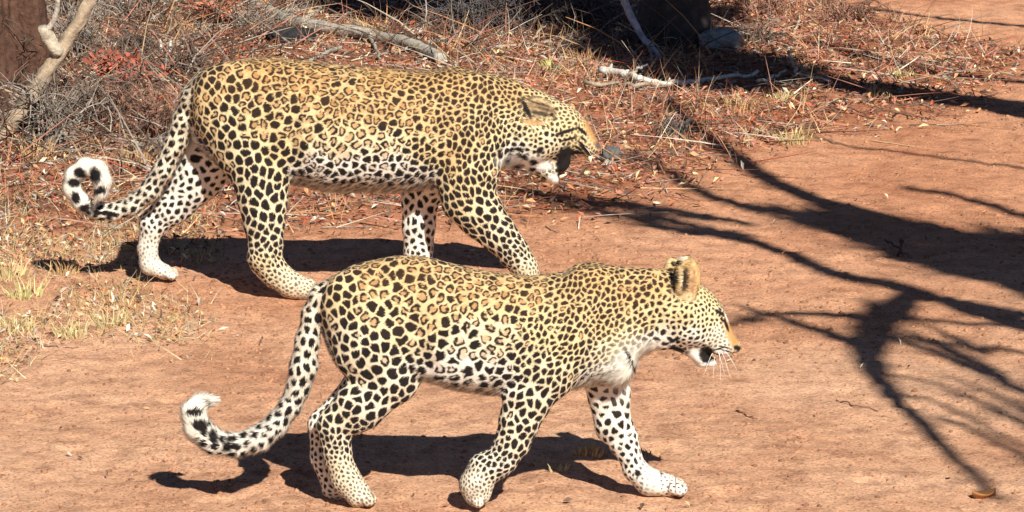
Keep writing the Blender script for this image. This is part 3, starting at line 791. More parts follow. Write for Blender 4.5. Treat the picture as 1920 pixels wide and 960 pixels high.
REAR = dict(
    label="farther larger leopard snarling with its head low and tail tip curled in a ring", ground_v=543,
    lo=(98, -130, 88), hi=(1142, 130, 572), neck_u=985,
    torso=[(350, 170, 205, 8), (364, 147, 260, 32), (390, 128, 290, 54), (420, 117, 310, 67), (460, 110, 325, 76), (510, 107, 335, 82), (560, 112, 345, 88), (610, 119, 355, 92),
           (660, 124, 359, 94), (710, 129, 359, 93), (760, 134, 356, 89), (800, 134, 350, 82), (840, 127, 343, 74), (880, 134, 330, 66), (920, 140, 318, 58), (950, 146, 311, 53),
           (985, 158, 311, 50), (1010, 167, 311, 49), (1030, 179, 303, 47), (1050, 191, 303, 43), (1070, 200, 292, 37), (1090, 215, 285, 31), (1106, 233, 292, 26), (1118, 254, 293, 20), (1124, 266, 288, 12), (1127, 274, 283, 5)],
    chains=dict(
        near_fore=[[(895, 190, -32, 46, .55), (885, 260, -42, 66, .55), (876, 325, -46, 56, .58), (880, 372, -48, 49, .62), (902, 404, -50, 42, .68), (934, 440, -52, 35, .75), (962, 474, -54, 29, .85),
                    (984, 502, -55, 25, .95), (992, 528, -55, 22, 1.05), (1000, 540, -55, 18, 1.2)]],
        near_hind=[[(440, 195, -30, 76, .5), (478, 270, -44, 74, .52), (494, 325, -52, 54, .6), (497, 375, -58, 45, .66), (501, 420, -62, 37, .72), (503, 455, -66, 31, .8), (501, 485, -68, 31, .8), (518, 513, -69, 26, .9),
                    (548, 536, -70, 22, 1.0), (578, 543, -70, 20, 1.15)]],
        far_fore=[[(820, 270, 40, 52, .6), (800, 330, 46, 46, .65), (788, 372, 50, 34, .7), (785, 420, 52, 30, .75), (783, 465, 54, 25, .9), (786, 495, 55, 23, 1.0), (802, 510, 55, 18, 1.2)]],
        far_hind=[[(440, 190, 30, 70, .5), (405, 270, 44, 58, .55), (368, 330, 54, 48, .6), (318, 385, 62, 35, .65), (280, 420, 66, 26, .75), (271, 465, 69, 18, .95), (275, 495, 70, 18, 1.0), (302, 508, 70, 15, 1.2)]],
        tail=[[(385, 165, 0, 28), (362, 185, 2, 24), (345, 222, 6, 21), (328, 270, 10, 20), (306, 318, 14, 19), (280, 356, 18, 19), (246, 384, 20, 18), (212, 397, 20, 16), (180, 394, 18, 16), (150, 378, 14, 16),
               (133, 354, 10, 16), (138, 328, 6, 16), (159, 313, 0, 16), (182, 319, -6, 17), (194, 342, -12, 16), (191, 362, -16, 12), (183, 374, -18, 6)]],
        jaw=[[(985, 280, 0, 30, 1.3), (1010, 302, 0, 22, 1.4), (1028, 320, 0, 18, 1.4), (1039, 332, 0, 14, 1.5)]]),
    lumps=[((1000, 260, 34), (44, 24, 42), 0.3, 12), ((1092, 268, 15), (24, 16, 22), 0.6, 8), ((1070, 225, 24), (16, 12, 12), 0.5, 6), ((1056, 304, 14), (15, 8, 20), 0.3, 6), ((845, 172, 30), (55, 24, 32), 0, 16), ((640, 260, 56), (120, 30, 75), 0, 25)],
    ears=[((1012, 203, -40), (29, 7, 19), 0.35), ((1010, 185, 40), (24, 8, 16), 0.4)], ear_cut=(3, 1), ear_w=-30,
    cuts=[[(1076, 324, -60, 5), (1088, 313, -60, 11), (1104, 312, -60, 11)], [(1066, 318, 0, 7), (1086, 309, 0, 12), (1104, 310, 0, 11)], [(1076, 324, 60, 5), (1088, 313, 60, 11), (1104, 312, 60, 11)]],
    grooves=[([(842, 190, -92, 10), (828, 260, -100, 14), (826, 335, -96, 12)], 16), ([(560, 190, -96, 9), (552, 260, -100, 12), (556, 325, -96, 12)], 16), ([(930, 190, -72, 8), (925, 270, -80, 8)], 14), ([(405, 230, -84, 6), (425, 300, -88, 6)], 10)],
    paws=[(584, 545, -70, 14, 5, 9, 10), (1002, 538, -55, 8, 8, 9, 10), (806, 512, 55, 14, 5, 9, 10), (306, 509, 70, 15, 5, 8, 9)],
    coat=[(385, 160, 19, .1, .2, 0), (430, 150, 22, .55, .15, 0), (430, 230, 22, .4, .4, 0), (500, 140, 23, .95, .05, 0), (500, 230, 23, .65, .25, 0), (520, 300, 21, .2, .35, 0), (460, 290, 22, .2, .45, 0), (490, 350, 24, 0, .5, .2),
          (500, 400, 22, 0, .5, .2), (500, 450, 18, 0, .5, .1), (500, 490, 11, 0, .55, 0), (545, 530, 9, 0, .7, 0), (580, 545, 8, 0, .75, 0), (560, 250, 21, .5, .3, .2), (580, 150, 22, .95, .05, 0), (600, 320, 21, .3, .85, 0),
          (640, 200, 22, 1, .12, 0), (640, 270, 24, .9, .4, 0), (660, 330, 22, .2, .95, 0), (720, 150, 20, .9, .03, 0), (720, 210, 22, 1, .12, 0), (730, 270, 23, .9, .45, 0), (740, 320, 21, .2, .9, .3), (780, 345, 23, 0, 1, .3), (790, 150, 15, .3, .02, 0),
          (790, 210, 17, .7, .12, 0), (800, 280, 18, .3, .3, .2), (850, 150, 14, .1, .02, .2), (850, 220, 14.5, .1, .15, .2), (850, 300, 15, .1, .2, .3), (900, 170, 14, 0, .1, .2), (900, 240, 13.5, 0, .3, .3), (910, 310, 15, 0, .4, .3),
          (870, 360, 18, 0, .35, .3), (900, 400, 20, 0, .45, .3), (940, 440, 18, 0, .5, .4), (970, 480, 13, 0, .6, .3), (990, 510, 9, 0, .7, 0), (960, 180, 13, 0, .08, .2), (950, 240, 13, 0, .4, .3), (970, 295, 18, 0, .95, .2), (1000, 250, 11, 0, .4, .1),
          (1040, 220, 11, 0, .35, 0), (1065, 222, 10.5, 0, .35, 0), (1030, 270, 13, 0, .5, .1), (1085, 255, 9, 0, .35, 0)],
    coat_far=[(330, 380, 17, 0, .95, .2), (290, 410, 14, 0, .9, .2), (272, 460, 9, 0, .85, 0), (300, 508, 7.5, 0, .8, 0), (390, 280, 26, 0, 1, .2), (790, 340, 22, 0, 1, .2), (785, 420, 20, 0, 1, .2), (785, 490, 13, 0, 1, .1)],
    tail_spot=18, tail_bar=0.545, tail_fur=4, spot_angle=1.1, net=0.85, ring=0.165, pale=0.08,
    faint=lambda u, v: 1 - 0.75 * (1 - sstep(0, 1, np.hypot((u - 1112) / 18, (v - 255) / 30))),
    marks=[(1112, 252, 9, 32, -0.55, ORG, .6, 0), (1036, 338, 12, 12, 0, WH, .4, 0), (985, 308, 46, 14, .05, WH, .5, 0), (1054, 322, 10, 27, -0.15, DK, .2, 0), (1063, 300, 20, 24, -.2, DK, .2, 0), (1085, 292, 18, 8, .25, DK, .3, 0), (1108, 300, 6, 4, .5, DK, .4, 0),
           (1098, 283, 17, 2.8, .75, DK, .3, 0), (1092, 273, 14, 2.4, .7, DK, .3, 0), (1084, 279, 10, 2.4, .6, DK, .3, 0), (1112, 296, 6, 5, .5, WH, .4, 0), (1122, 273, 6, 8, -.4, (.14, .09, .09), .4, 0),
           (1062, 248, 24, 3.6, -.32, DK, .35, 0), (1091, 247, 13, 3.6, .72, DK, .35, 0), (1068, 262, 18, 2.6, -.28, DK, .4, 0), (1094, 262, 9, 2.2, .6, DK, .4, 0),  # dark eye line; snarl wrinkles have their crease shade painted as lines
           (955, 302, 8, 4.5, .3, DK, .4, 0), (975, 312, 9, 4.5, 0, DK, .4, 0), (938, 294, 5, 5, 0, DK, .4, 0), (998, 318, 7, 4, 0, DK, .4, 0), (304, 514, 8, 1.3, .5, (.2,.16,.12), .5, 3), (974, 282, 10, 4, .1, DK, .4, 0), (982, 296, 10, 4.5, .5, DK, .4, 0), (1012, 284, 8, 6, -.6, DK, .4, 0), (1000, 306, 8, 6, 0, DK, .4, 0), (960, 283, 6, 4, -.5, DK, .4, 0),
           (150, 325, 12, 10, .2, DK, .25, 3), (139, 344, 12, 9, .1, DK, .25, 3), (143, 372, 8, 12, -.2, DK, .25, 3), (159, 391, 10, 7, .3, DK, .25, 3), (183, 398, 9, 5, .1, DK, .3, 3), (207, 402, 8, 6, -.2, DK, .3, 3), (180, 328, 11, 15, -.3, DK, .25, 3), (190, 357, 13, 8, -.3, DK, .25, 3),
           (1012, 204, 30, 19, .35, (.36, .25, .135), .45, 1), (1030, 187, 4, 3, .4, DK, .4, 1), (1018, 180, 4, 3, .2, DK, .4, 1), (1042, 205, 3.5, 4, .4, DK, .4, 1), (1036, 218, 4, 3.5, .4, DK, .4, 1), (1012, 197, 24, 2.4, .3, (.08, .055, .03), .5, 1), (1022, 207, 20, 3, .25, (.14, .10, .06), .5, 1), (1014, 215, 18, 4, .2, (.06, .05, .035), .5, 1), (1026, 196, 14, 2, .45, (.5, .4, .22), .5, 1), (988, 208, 5, 25, -.42, DK, .35, 1),
           (1000, 232, 20, 5, .1, (.5, .28, .12), .5, 1), (446, 338, 12, 16, 0, DK, .5, 2), (385, 260, 9, 32, -.3, DK, .5, 2), (398, 240, 6, 22, -.3, WH, .5, 2), (368, 260, 12, 22, -.2, WH, .5, 2)],
    hairs=150000, head_flow=(-1, 0, -0.35), eye=(1082, 246, 2.6), teeth=[(1106, 291, 12, 1, 13, 4), (1048, 331, 9, 15, -6, 3.4)], tongue=[(1030, 308, 0, 8), (1048, 318, 0, 7), (1056, 324, 0, 4)],
    whiskers=[(1096, 276, 16, 20), (1100, 280, 22, 14)],
    chest=lambda u, v: np.exp(-(((u - 975) / 40) ** 2 + ((v - 305) / 18) ** 2)) + np.exp(-(((u - 790) / 35) ** 2 + ((v - 355) / 20) ** 2)))

build_leopard(FRONT)
build_leopard(REAR)

# ------------------------------------------------------------------ placing things on the ground
def gp(u, v, lift=0.0):
    z = 0.0
    for _ in range(3):
        dx, dy, dz = ray(u, v); t = (CAM_H - z) / -dz
        x, y = dx * t, dy * t; z = float(terrain(x, y))
    return np.array((float(x), float(y), z + lift))

def at(u, v, Y):
    dx, dy, dz = ray(u, v); t = Y / dy
    return np.array((float(dx * t), Y, float(CAM_H + dz * t)))

def px(y):
    return 1.0 / px_per_m(y)

def tz(x, y):
    return terrain(x, y)

# ------------------------------------------------------------------ ground cover nobody could count
PINK = np.array((0.42, 0.185, 0.125)); ORANGE = np.array((0.50, 0.255, 0.12)); STRAW = np.array((0.58, 0.43, 0.23))
GREY = np.array((0.42, 0.37, 0.31)); BROWN = np.array((0.13, 0.075, 0.05)); RED = np.array((0.50, 0.10, 0.05)); PALE = np.array((0.70, 0.62, 0.48))

def palette(n, weights):
    cols = np.stack([PINK, ORANGE, STRAW, GREY, BROWN, RED, PALE]); w = np.array(weights, float); w /= w.sum()
    return cols[rng.choice(len(cols), n, p=w)] * (0.7 + 0.6 * rng.random((n, 1)))

def scatter(n, u0, u1, v0, v1, keep):
    """random ground points spread evenly over the ground seen in a picture window"""
    out = []
    ya = ground_xy(960, v1)[1]; yb = ground_xy(960, v0)[1]
    got = 0
    while got < n:
        y = ya + (yb - ya) * rng.random(n * 3)
        half = F_PX / 960; k = (u0 + (u1 - u0) * rng.random(n * 3) - 960) / F_PX
        x = k * (y * CT + CAM_H * ST)
        m = rng.random(n * 3) < keep(x, y) * y / yb
        out.append(np.stack([x[m], y[m]], -1)); got += m.sum()
        if m.sum() == 0: break
    return np.concatenate(out)[:n]

def scatter_leaves(name, P, size, cols, mat, label, lift=0.004):
    n = len(P)
    z = tz(P[:, 0], P[:, 1])
    L = size * (0.5 + rng.random(n)); Wd = L * (0.2 + 0.3 * rng.random(n))
    a = rng.random(n) * 6.283; tilt = rng.normal(0, 0.45, n); roll = rng.normal(0, 0.6, n); curl = 0.25 * rng.random(n)
    d = np.stack([np.cos(a) * np.cos(tilt), np.sin(a) * np.cos(tilt), np.sin(tilt)], -1)
    s = np.stack([-np.sin(a) * np.cos(roll), np.cos(a) * np.cos(roll), np.sin(roll)], -1)
    up = np.cross(d, s)
    c = np.stack([P[:, 0], P[:, 1], z + lift + L * 0.5 * np.abs(np.sin(tilt)) + Wd * 0.4 * np.abs(np.sin(roll))], -1)
    tail_ = c - d * L[:, None] * 0.5; head = c + d * L[:, None] * 0.5
    lf = c + s * Wd[:, None] * 0.5 + up * (curl * L)[:, None]; rt = c - s * Wd[:, None] * 0.5 + up * (curl * L)[:, None]
    v = np.stack([tail_, lf, head, rt], 1).reshape(-1, 3)
    i = np.arange(n)[:, None] * 4
    f = np.concatenate([i + [0, 2, 1], i + [0, 3, 2]])
    o = mesh_np(name, v, f, mat, np.repeat(cols, 4, 0), False)
    return tag(o, label, kind="stuff")

br = lambda x, y: brushy(x, y)
P = scatter(34000, -60, 1980, -60, 560, br)
wl = sstep(0.5, -0.5, P[:, 0])
cols = np.where((rng.random(len(P)) < wl)[:, None], palette(len(P), (4, 2, 1.5, 3, 9, 1.2, .8)), palette(len(P), (7, 3.5, 2, 1, 6, 0.5, .4)))
scatter_leaves("leaf_litter", P, 0.034, cols, M_LEAF, "dry fallen leaves in red, tan and grey covering the bush ground")

def thin_stuff(name, P, length, rad, cols, label, lean=0.15, height=0.0, bend=0.3):
    """fine twigs or blades: three sided, three segments each, joined"""
    n = len(P); z = tz(P[:, 0], P[:, 1])
    a = rng.random(n) * 6.283; el = np.abs(rng.normal(height, lean, n))
    L = length * (0.35 + 1.1 * rng.random(n) ** 1.5)
    d = np.stack([np.cos(a) * np.cos(el), np.sin(a) * np.cos(el), np.sin(el)], -1)
    b = rng.normal(0, bend, (n, 3)); b[:, 2] = -np.abs(b[:, 2]) * 0.5 * (el > 0.5)
    base = np.stack([P[:, 0], P[:, 1], z + rad * 0.8], -1)
    rows = []
    side = np.cross(d, np.array((0.2, 0.1, 1.0))); side /= np.linalg.norm(side, axis=1)[:, None] + 1e-9
    oth = np.cross(side, d)
    for k, t in enumerate((0, 0.35, 0.7, 1.0)):
        c = base + d * (L * t)[:, None] + b * (L * t * t * 0.5)[:, None]
        c[:, 2] = np.maximum(c[:, 2], tz(c[:, 0], c[:, 1]) + 0.001) if height < 0.4 else c[:, 2]
        r = rad * (1 - 0.75 * t) * (0.6 + 0.8 * rng.random(n)) if k == 0 else rad * (1 - 0.75 * t)
        r = np.broadcast_to(r, n)[:, None]
        rows.append(np.stack([c + side * r, c - 0.5 * side * r + 0.87 * oth * r, c - 0.5 * side * r - 0.87 * oth * r], 1))
    v = np.concatenate(rows, 1).reshape(-1, 3)
    i = np.arange(n)[:, None] * 12
    f = np.concatenate([i + k * 3 + np.array((j, (j + 1) % 3, (j + 1) % 3 + 3, j + 3)) for k in range(3) for j in range(3)])
    o = mesh_np(name, v, f, M_TWIG if height < 0.5 else M_GRASS, np.repeat(cols, 12, 0), False)
    return tag(o, label, kind="stuff")

P = scatter(4200, -60, 1980, -60, 520, br)
thin_stuff("twig_litter", P, 0.30, 0.0035, palette(len(P), (3, 1.5, 1.5, 4, 7, 0.2, 1)) * 0.9, "thin dead twigs lying all over the bush ground", 0.18)
P = scatter(3400, -60, 1980, -60, 480, lambda x, y: br(x, y) * (vnoise(x * 1.6, y * 1.2, 77) > -0.05))
thin_stuff("standing_straw", P, 0.16, 0.0022, palette(len(P), (5, 4, 4, 1, 3, 0.6, 1.2)) * 0.85, "loose dry straw standing up through the leaf litter", 0.35, 0.9)
tangle = lambda x, y: br(x, y) * np.maximum(sstep(-1.05, -1.4, x), sstep(19.9, 20.6, y) * (np.abs(x - 0.15) < 0.9)) * np.clip(vnoise(x * 2.2, y * 1.6, 83) * 2.2 + 0.85, 0, 1)
P = scatter(3600, -80, 1400, -90, 330, tangle)
thin_stuff("brush_tangle", P, 0.36, 0.0052, palette(len(P), (1.5, 0.5, 0.6, 3, 12, 0.3, 0.5)) * 0.75, "dense tangle of dead grey brown brush", 0.3, 0.45, 0.55)
# thin yellow grass on the left verge of the track
verge = lambda x, y: sstep(-0.95, -1.25, x - 0.12 * vnoise(x * 3, y * 3, 61) + 0.055 * np.abs(y - 14.0)) * sstep(12.6, 13.1, y) * sstep(17.2, 16.2, y) * np.clip(vnoise(x * 3.4, y * 2.2, 62) * 3 + 0.6, 0, 1)
P = scatter(3300, -60, 420, 360, 730, verge)
thin_stuff("dry_grass", P, 0.06, 0.0014, palette(len(P), (0.6, 2, 8, 2, 2, 0, 2)) * (0.8, 0.86, 0.74), "short thin yellow grass on the left verge of the track", 0.5, 0.7)
P = scatter(900, -60, 420, 420, 760, verge)
scatter_leaves("verge_litter", P, 0.028, palette(len(P), (2, 2, 3, 2, 2, 0, 2)), M_LEAF, "small dry leaf scraps among the yellow verge grass")
# clods and grit of the track
ico = [(0, 0, 1)] + [(math.cos(k * 1.2566), math.sin(k * 1.2566), 0.35) for k in range(5)] + [(math.cos(k * 1.2566 + .6), math.sin(k * 1.2566 + .6), -0.4) for k in range(5)]
ICO = np.array(ico); IF = np.array([(0, 1 + k, 1 + (k + 1) % 5) for k in range(5)] + [(1 + k, 6 + k, 1 + (k + 1) % 5) for k in range(5)] + [(1 + (k + 1) % 5, 6 + k, 6 + (k + 1) % 5) for k in range(5)])
def grit(name, P, size, cols, label):
    n = len(P); z = tz(P[:, 0], P[:, 1])
    s = size * (0.3 + rng.random(n) ** 3 * 1.6)
    a = rng.random(n) * 6.283; sq = 0.45 + 0.4 * rng.random(n)
    v = ICO[None] * (1 + 0.3 * (rng.random((n, 11, 1)) - 0.5))
    x = v[..., 0] * np.cos(a)[:, None] - v[..., 1] * np.sin(a)[:, None] * 0.7
    y = v[..., 0] * np.sin(a)[:, None] + v[..., 1] * np.cos(a)[:, None] * 0.7
    V = np.stack([P[:, :1] + x * s[:, None], P[:, 1:] + y * s[:, None], (z + 0.1 * s)[:, None] + v[..., 2] * (s * sq)[:, None]], -1).reshape(-1, 3)
    f = (np.arange(n)[:, None, None] * 11 + IF[None]).reshape(-1, 3)
    return tag(mesh_np(name, V, f, M_PEBBLE, np.repeat(cols, 11, 0), True), label, kind="stuff")
P = scatter(14000, -60, 1980, 60, 1000, lambda x, y: (0.25 + 0.75 * (vnoise(x * 1.3, y * 1.1, 90) > 0.02)) * (1 - 0.8 * br(x, y)))
base = np.array((0.40, 0.205, 0.115)) * (0.5 + 0.55 * rng.random((len(P), 1)))
grit("clods", P, 0.0062, base, "small crumbs of red earth strewn on the track")
P = scatter(500, -60, 1980, 60, 1000, lambda x, y: 0 * x + 1)
scatter_leaves("track_scraps", P, 0.022, palette(len(P), (3, 3, 2, 1, 4, 0, 1)), M_LEAF, "a thin scatter of leaf scraps on the bare track")

# ------------------------------------------------------------------ mound and leaning trunk at the left edge
def lumpy(name, c, r, mat, col, seed, amp=0.25, freq=5.0, parent=None, nu=40, nv=24, flat=0.0, ridges=0.0):
    t = np.linspace(0, math.pi, nv)[:, None]; p = np.linspace(0, 2 * math.pi, nu, endpoint=False)[None, :]
    d = np.stack([np.sin(t) * np.cos(p), np.sin(t) * np.sin(p), np.cos(t) + 0 * p], -1)
    if flat: d = np.sign(d) * np.abs(d) ** (1 - flat)
    k = 1 + amp * (vnoise3(d[..., 0] * freq * .5 + seed, d[..., 1] * freq * .5, d[..., 2] * freq * .5, seed) + 0.5 * vnoise3(d[..., 0] * freq + seed, d[..., 1] * freq, d[..., 2] * freq, seed + 1) + 0.25 * vnoise3(d[..., 0] * freq * 2.3, d[..., 1] * freq * 2.3, d[..., 2] * freq * 2.3, seed + 2))
    if ridges: k = k + ridges * vnoise(np.cos(p) * 6 + 0 * t, np.sin(p) * 6 + t * 0.6, seed + 5)
    v = np.asarray(c) + d * k[..., None] * np.asarray(r)
    v = v.reshape(-1, 3)
    i = np.arange(nv - 1)[:, None] * nu + np.arange(nu)[None, :]; j = np.arange(nv - 1)[:, None] * nu + (np.arange(nu)[None, :] + 1) % nu
    f = np.stack([i, i + nu, j + nu, j], -1).reshape(-1, 4)
    n1 = vnoise3(v[:, 0] * 30, v[:, 1] * 30, v[:, 2] * 30, seed + 9)
    cc = np.asarray(col) * (1 + 0.5 * n1[:, None])
    o = mesh_np(name, v - np.asarray(c), f, mat, cc, True, parent)
    if parent is None: o.location = c
    return o

M_EARTH = material("mound_earth", 0.95, 22, 0.5, 0.9, 45)
b = gp(-5, 205)
tag(lumpy("termite_mound", (b[0] - 0.02, b[1] + 0.25, 0.25), (0.21, 0.25, 0.75), M_EARTH, (0.085, 0.042, 0.027), 3, 0.5, 8, ridges=0.4, nu=90, nv=60),
    "rough dark reddish brown earth mound at the left edge behind the leaning pale trunk", "mound")

def bark_tube(mm, pts, radii, col, sides=10, jitter=0.22):
    mm.tube(pts, radii, sides, col, jitter)

def limb_px(pxs, Y0, Y1, n=24, amp=0.006, radii=(13, 11)):
    Ys = np.linspace(Y0, Y1, len(pxs))
    p = np.stack([at(u, v, y) for (u, v), y in zip(pxs, Ys)])
    return wobble(p, n, amp), np.linspace(radii[0], radii[1], n) * px(Y0)

def make_thing(name, label, cat, loc, group=None):
    return tag(empty(name, loc), label, cat, group)

def part(mm, name, mat, root):
    o = mm.build(name, mat, root)
    me = o.data; n = len(me.vertices); co = np.empty(n * 3, np.float32); me.vertices.foreach_get("co", co)
    co = co.reshape(-1, 3) - np.array(root.location, np.float32); me.vertices.foreach_set("co", co.ravel()); me.update()
    return o

b = gp(-12, 268)
root = make_thing("leaning_trunk", "pale weathered trunk slanting up to the right from the left edge", "dead tree", b)
mm = Mesh(); pts, rr = limb_px([(-20, 280), (18, 232), (58, 183), (88, 135), (118, 92), (148, 42), (172, 0), (196, -45)], b[1] - 0.02, b[1] + 0.1, 30, 0.005, (17, 12))
mm.tube(pts, rr, 12, (0.33, 0.25, 0.17), 0.4); part(mm, "trunk", M_BARK, root)
mm = Mesh(); pts, rr = limb_px([(112, 100), (98, 84), (88, 66), (84, 52)], b[1] + 0.03, b[1] + 0.0, 10, 0.003, (15, 12))
mm.tube(pts, rr, 10, (0.42, 0.36, 0.27), 0.4); part(mm, "branch", M_BARK, root)
mm = Mesh(); pts, rr = limb_px([(86, 62), (100, 40), (110, 0), (122, -40)], b[1], b[1] - 0.06, 12, 0.006, (6, 4))
mm.tube(pts, rr, 8, (0.50, 0.44, 0.36), 0.2); part(mm, "branch", M_BARK, root)
mm = Mesh(); pts, rr = limb_px([(66, 172), (56, 210), (30, 244), (8, 262)], b[1] + 0.06, b[1] + 0.2, 12, 0.004, (15, 7))
mm.tube(pts, rr, 8, (0.05, 0.045, 0.04), 0.3); part(mm, "dark_slab", M_BARK, root)  # near-black slab behind the foot of the trunk

# ------------------------------------------------------------------ fallen wood
def fallen(label, runs, col, cat="branch", name="fallen_branch", lift=0.012, mat=None, group="fallen dead branches"):
    """runs: list of (pixel points, radius px start, radius px end, lift of the points)"""
    p0 = gp(*runs[0][0][0]); root = make_thing(name, label, cat, p0, group)
    for k, (pxs, r0, r1, lf) in enumerate(runs):
        P3 = []
        for q, (u, v) in enumerate(pxs):
            h = lf[q] if isinstance(lf, (list, tuple)) else lf
            g = gp(u, v)
            if h > 0.05:                       # raised point: stands over ground that lies a little in front
                g = at(u, v, g[1] - h * 1.5 if h < 0.4 else g[1] - 0.5)
            else: g = gp(u, v, h)
            P3.append(g)
        pts = wobble(np.array(P3), max(10, 6 * len(pxs)), 0.006)
        s = px(p0[1]); rr = np.linspace(r0, r1, len(pts)) * s
        mm = Mesh(); mm.tube(pts, rr, 9 if r0 > 5 else 6, np.array(col) * (0.85 + 0.3 * random.random()), 0.3)
        if r0 > 5:                             # knots
            for _ in range(3):
                q = random.randrange(2, len(pts) - 2); d = rng.normal(0, 1, 3); d[2] = abs(d[2]) + .4; d /= np.linalg.norm(d)
                mm.tube(np.stack([pts[q], pts[q] + d * rr[q] * 1.6, pts[q] + d * rr[q] * 2.2]), np.array((.6, .45, .2)) * rr[q], 6, np.array(col) * .8, .2)
        part(mm, "stem" if k == 0 else "side_branch", M_BARK, root)
    return root

fallen("thick lichen grey fallen branch lying behind the snarling leopard's back", [
    ([(425, -25), (470, 18), (520, 42), (570, 58), (640, 70), (700, 78), (750, 88), (800, 104), (830, 122)], 13, 10, 0.035),
    ([(690, 76), (700, 96), (712, 122)], 4, 2, 0.03), ([(560, 54), (600, 20), (640, -10)], 5, 3, [0.03, 0.06, 0.1]),
    ([(640, 95), (600, 110), (560, 128)], 4, 2, 0.02)], (0.36, 0.33, 0.27))
fallen("bleached white forked stick lying to the right of the snarling leopard", [
    ([(1126, 148), (1150, 154), (1182, 160), (1200, 168)], 8, 6, 0.045), ([(1182, 158), (1196, 146), (1212, 140)], 3.2, 2, 0.05),
    ([(1200, 167), (1245, 172), (1300, 168), (1340, 160), (1385, 160), (1424, 152)], 5.5, 3, 0.042), ([(1336, 162), (1352, 182), (1362, 198)], 2.6, 1.6, 0.01)], (0.62, 0.58, 0.50))
fallen("crooked brown stick lying just below the bleached forked stick", [
    ([(1098, 172), (1120, 178), (1145, 172), (1190, 173), (1235, 172)], 4.5, 4, 0.04), ([(1104, 172), (1102, 160), (1092, 152)], 2.6, 1.5, 0.02)], (0.33, 0.26, 0.19))
fallen("short pale stick lying aslant in the sunlit gap at the end of the forked stick", [([(1420, 168), (1448, 158), (1474, 146)], 3.6, 2.6, 0.04)], (0.62, 0.54, 0.42))
fallen("thin pale bent twig lying in the dark tree shade at right", [([(1478, 112), (1488, 138), (1494, 156), (1520, 158), (1556, 166)], 3.2, 2.4, 0.04)], (0.58, 0.48, 0.38))
fallen("pale broken stub standing in the litter beside the dark shade at upper right", [([(1490, 66), (1496, 48), (1500, 28)], 3, 2, [0.0, 0.06, 0.09]), ([(1480, 96), (1492, 82)], 2.4, 1.6, 0.01)], (0.60, 0.46, 0.32))
fallen("thin curved grey twig reaching right from the leaning trunk", [([(168, 20), (200, 36), (236, 52), (280, 58), (330, 66)], 3, 1.6, [0.12, 0.08, 0.04, 0.03, 0.02])], (0.50, 0.45, 0.38))
fallen("long pinkish stick lying in front of the red leaved plant", [([(195, 98), (240, 100), (280, 122), (330, 132), (380, 116)], 3.6, 2, 0.03)], (0.46, 0.32, 0.24))
fallen("thin straight pale stem leaning over the thick grey branch", [([(582, 102), (600, 72), (616, 38)], 2.6, 1.5, [0.02, 0.07, 0.14])], (0.58, 0.46, 0.34))
fallen("short orange brown stem standing in front of the thick grey branch", [([(490, 104), (494, 80), (497, 58)], 4, 2.4, [0.0, 0.06, 0.1])], (0.46, 0.22, 0.12))
fallen("long slender twig slanting down from the stump to the leopard's rump", [([(340, 72), (362, 102), (392, 126)], 3.4, 2.2, [0.08, 0.04, 0.02])], (0.42, 0.33, 0.26))
fallen("grey branch arching over the edge of the dark thicket", [([(838, 86), (850, 64), (880, 46), (940, 34), (985, 14), (1010, -14)], 3, 2.4, [0.01, 0.06, 0.09, 0.1, 0.14, 0.2])], (0.36, 0.33, 0.30))
fallen("slender grey stick lying along the sunlit edge of the dark thicket", [([(920, 96), (980, 92), (1036, 84), (1080, 98)], 3.2, 2, 0.02), ([(1000, 90), (1012, 70), (1030, 60)], 2.4, 1.4, 0.05)], (0.42, 0.34, 0.28))
fallen("long grey twig lying on the ground at the far left below the leaning trunk", [([(0, 258), (60, 232), (120, 205), (160, 186)], 3.2, 2, [0.02, 0.05, 0.08, 0.1]), ([(10, 250), (90, 262), (150, 290)], 2.6, 1.5, 0.03)], (0.46, 0.38, 0.32))
fallen("pair of thin twigs lying behind the snarling leopard's hind leg", [([(240, 250), (300, 225), (345, 190)], 2.6, 1.6, [0.02, 0.06, 0.08]), ([(255, 270), (310, 250), (352, 225)], 2.4, 1.4, 0.03)], (0.44, 0.33, 0.26))
fallen("small dark broken twig standing up in the shade on the track", [([(1686, 482), (1690, 468), (1684, 456)], 3, 1.6, [0.0, 0.05, 0.06]), ([(1660, 456), (1684, 470), (1702, 486)], 2.2, 1.4, 0.012)], (0.10, 0.05, 0.035))
fallen("thin fallen twig lying across the dry grass at the left", [([(0, 640), (60, 646), (130, 655), (152, 652)], 1.8, 1.2, 0.006)], (0.36, 0.24, 0.18))
fallen("dark twig lying flat on the track below the walking leopard's chin", [([(1380, 772), (1402, 782), (1424, 786)], 1.8, 1.2, 0.004), ([(1568, 752), (1610, 766), (1640, 770)], 1.4, 1, 0.004)], (0.16, 0.08, 0.05))

b = gp(305, 122)
root = make_thing("tree_stump", "low pale broken stump with two thin uprights beside the red leaved plant", "stump", b)
mm = Mesh(); pts, rr = limb_px([(274, 114), (300, 112), (338, 108)], b[1], b[1] + 0.02, 10, 0.003, (11, 9)); mm.tube(pts, rr, 10, (0.46, 0.42, 0.32), 0.35); part(mm, "trunk", M_BARK, root)
for (a_, c_) in (((303, 108), (300, 74)), ((317, 106), (319, 78))):
    mm = Mesh(); pts, rr = limb_px([a_, ((a_[0] + c_[0]) / 2 + 1, (a_[1] + c_[1]) / 2), c_], b[1], b[1] + 0.01, 8, 0.002, (4, 2.5)); mm.tube(pts, rr, 7, (0.50, 0.46, 0.40), 0.2); part(mm, "branch", M_BARK, root)
b = gp(258, 92)
o = lumpy("dark_log_or_hollow", b + (0, 0, 0.03), (0.075, 0.05, 0.035), M_BARK, (0.03, 0.028, 0.03), 31, 0.5, 5); tag(o, "small blackened log end in the litter left of the pale stump", "log", "blackened logs")
b = gp(545, 84)
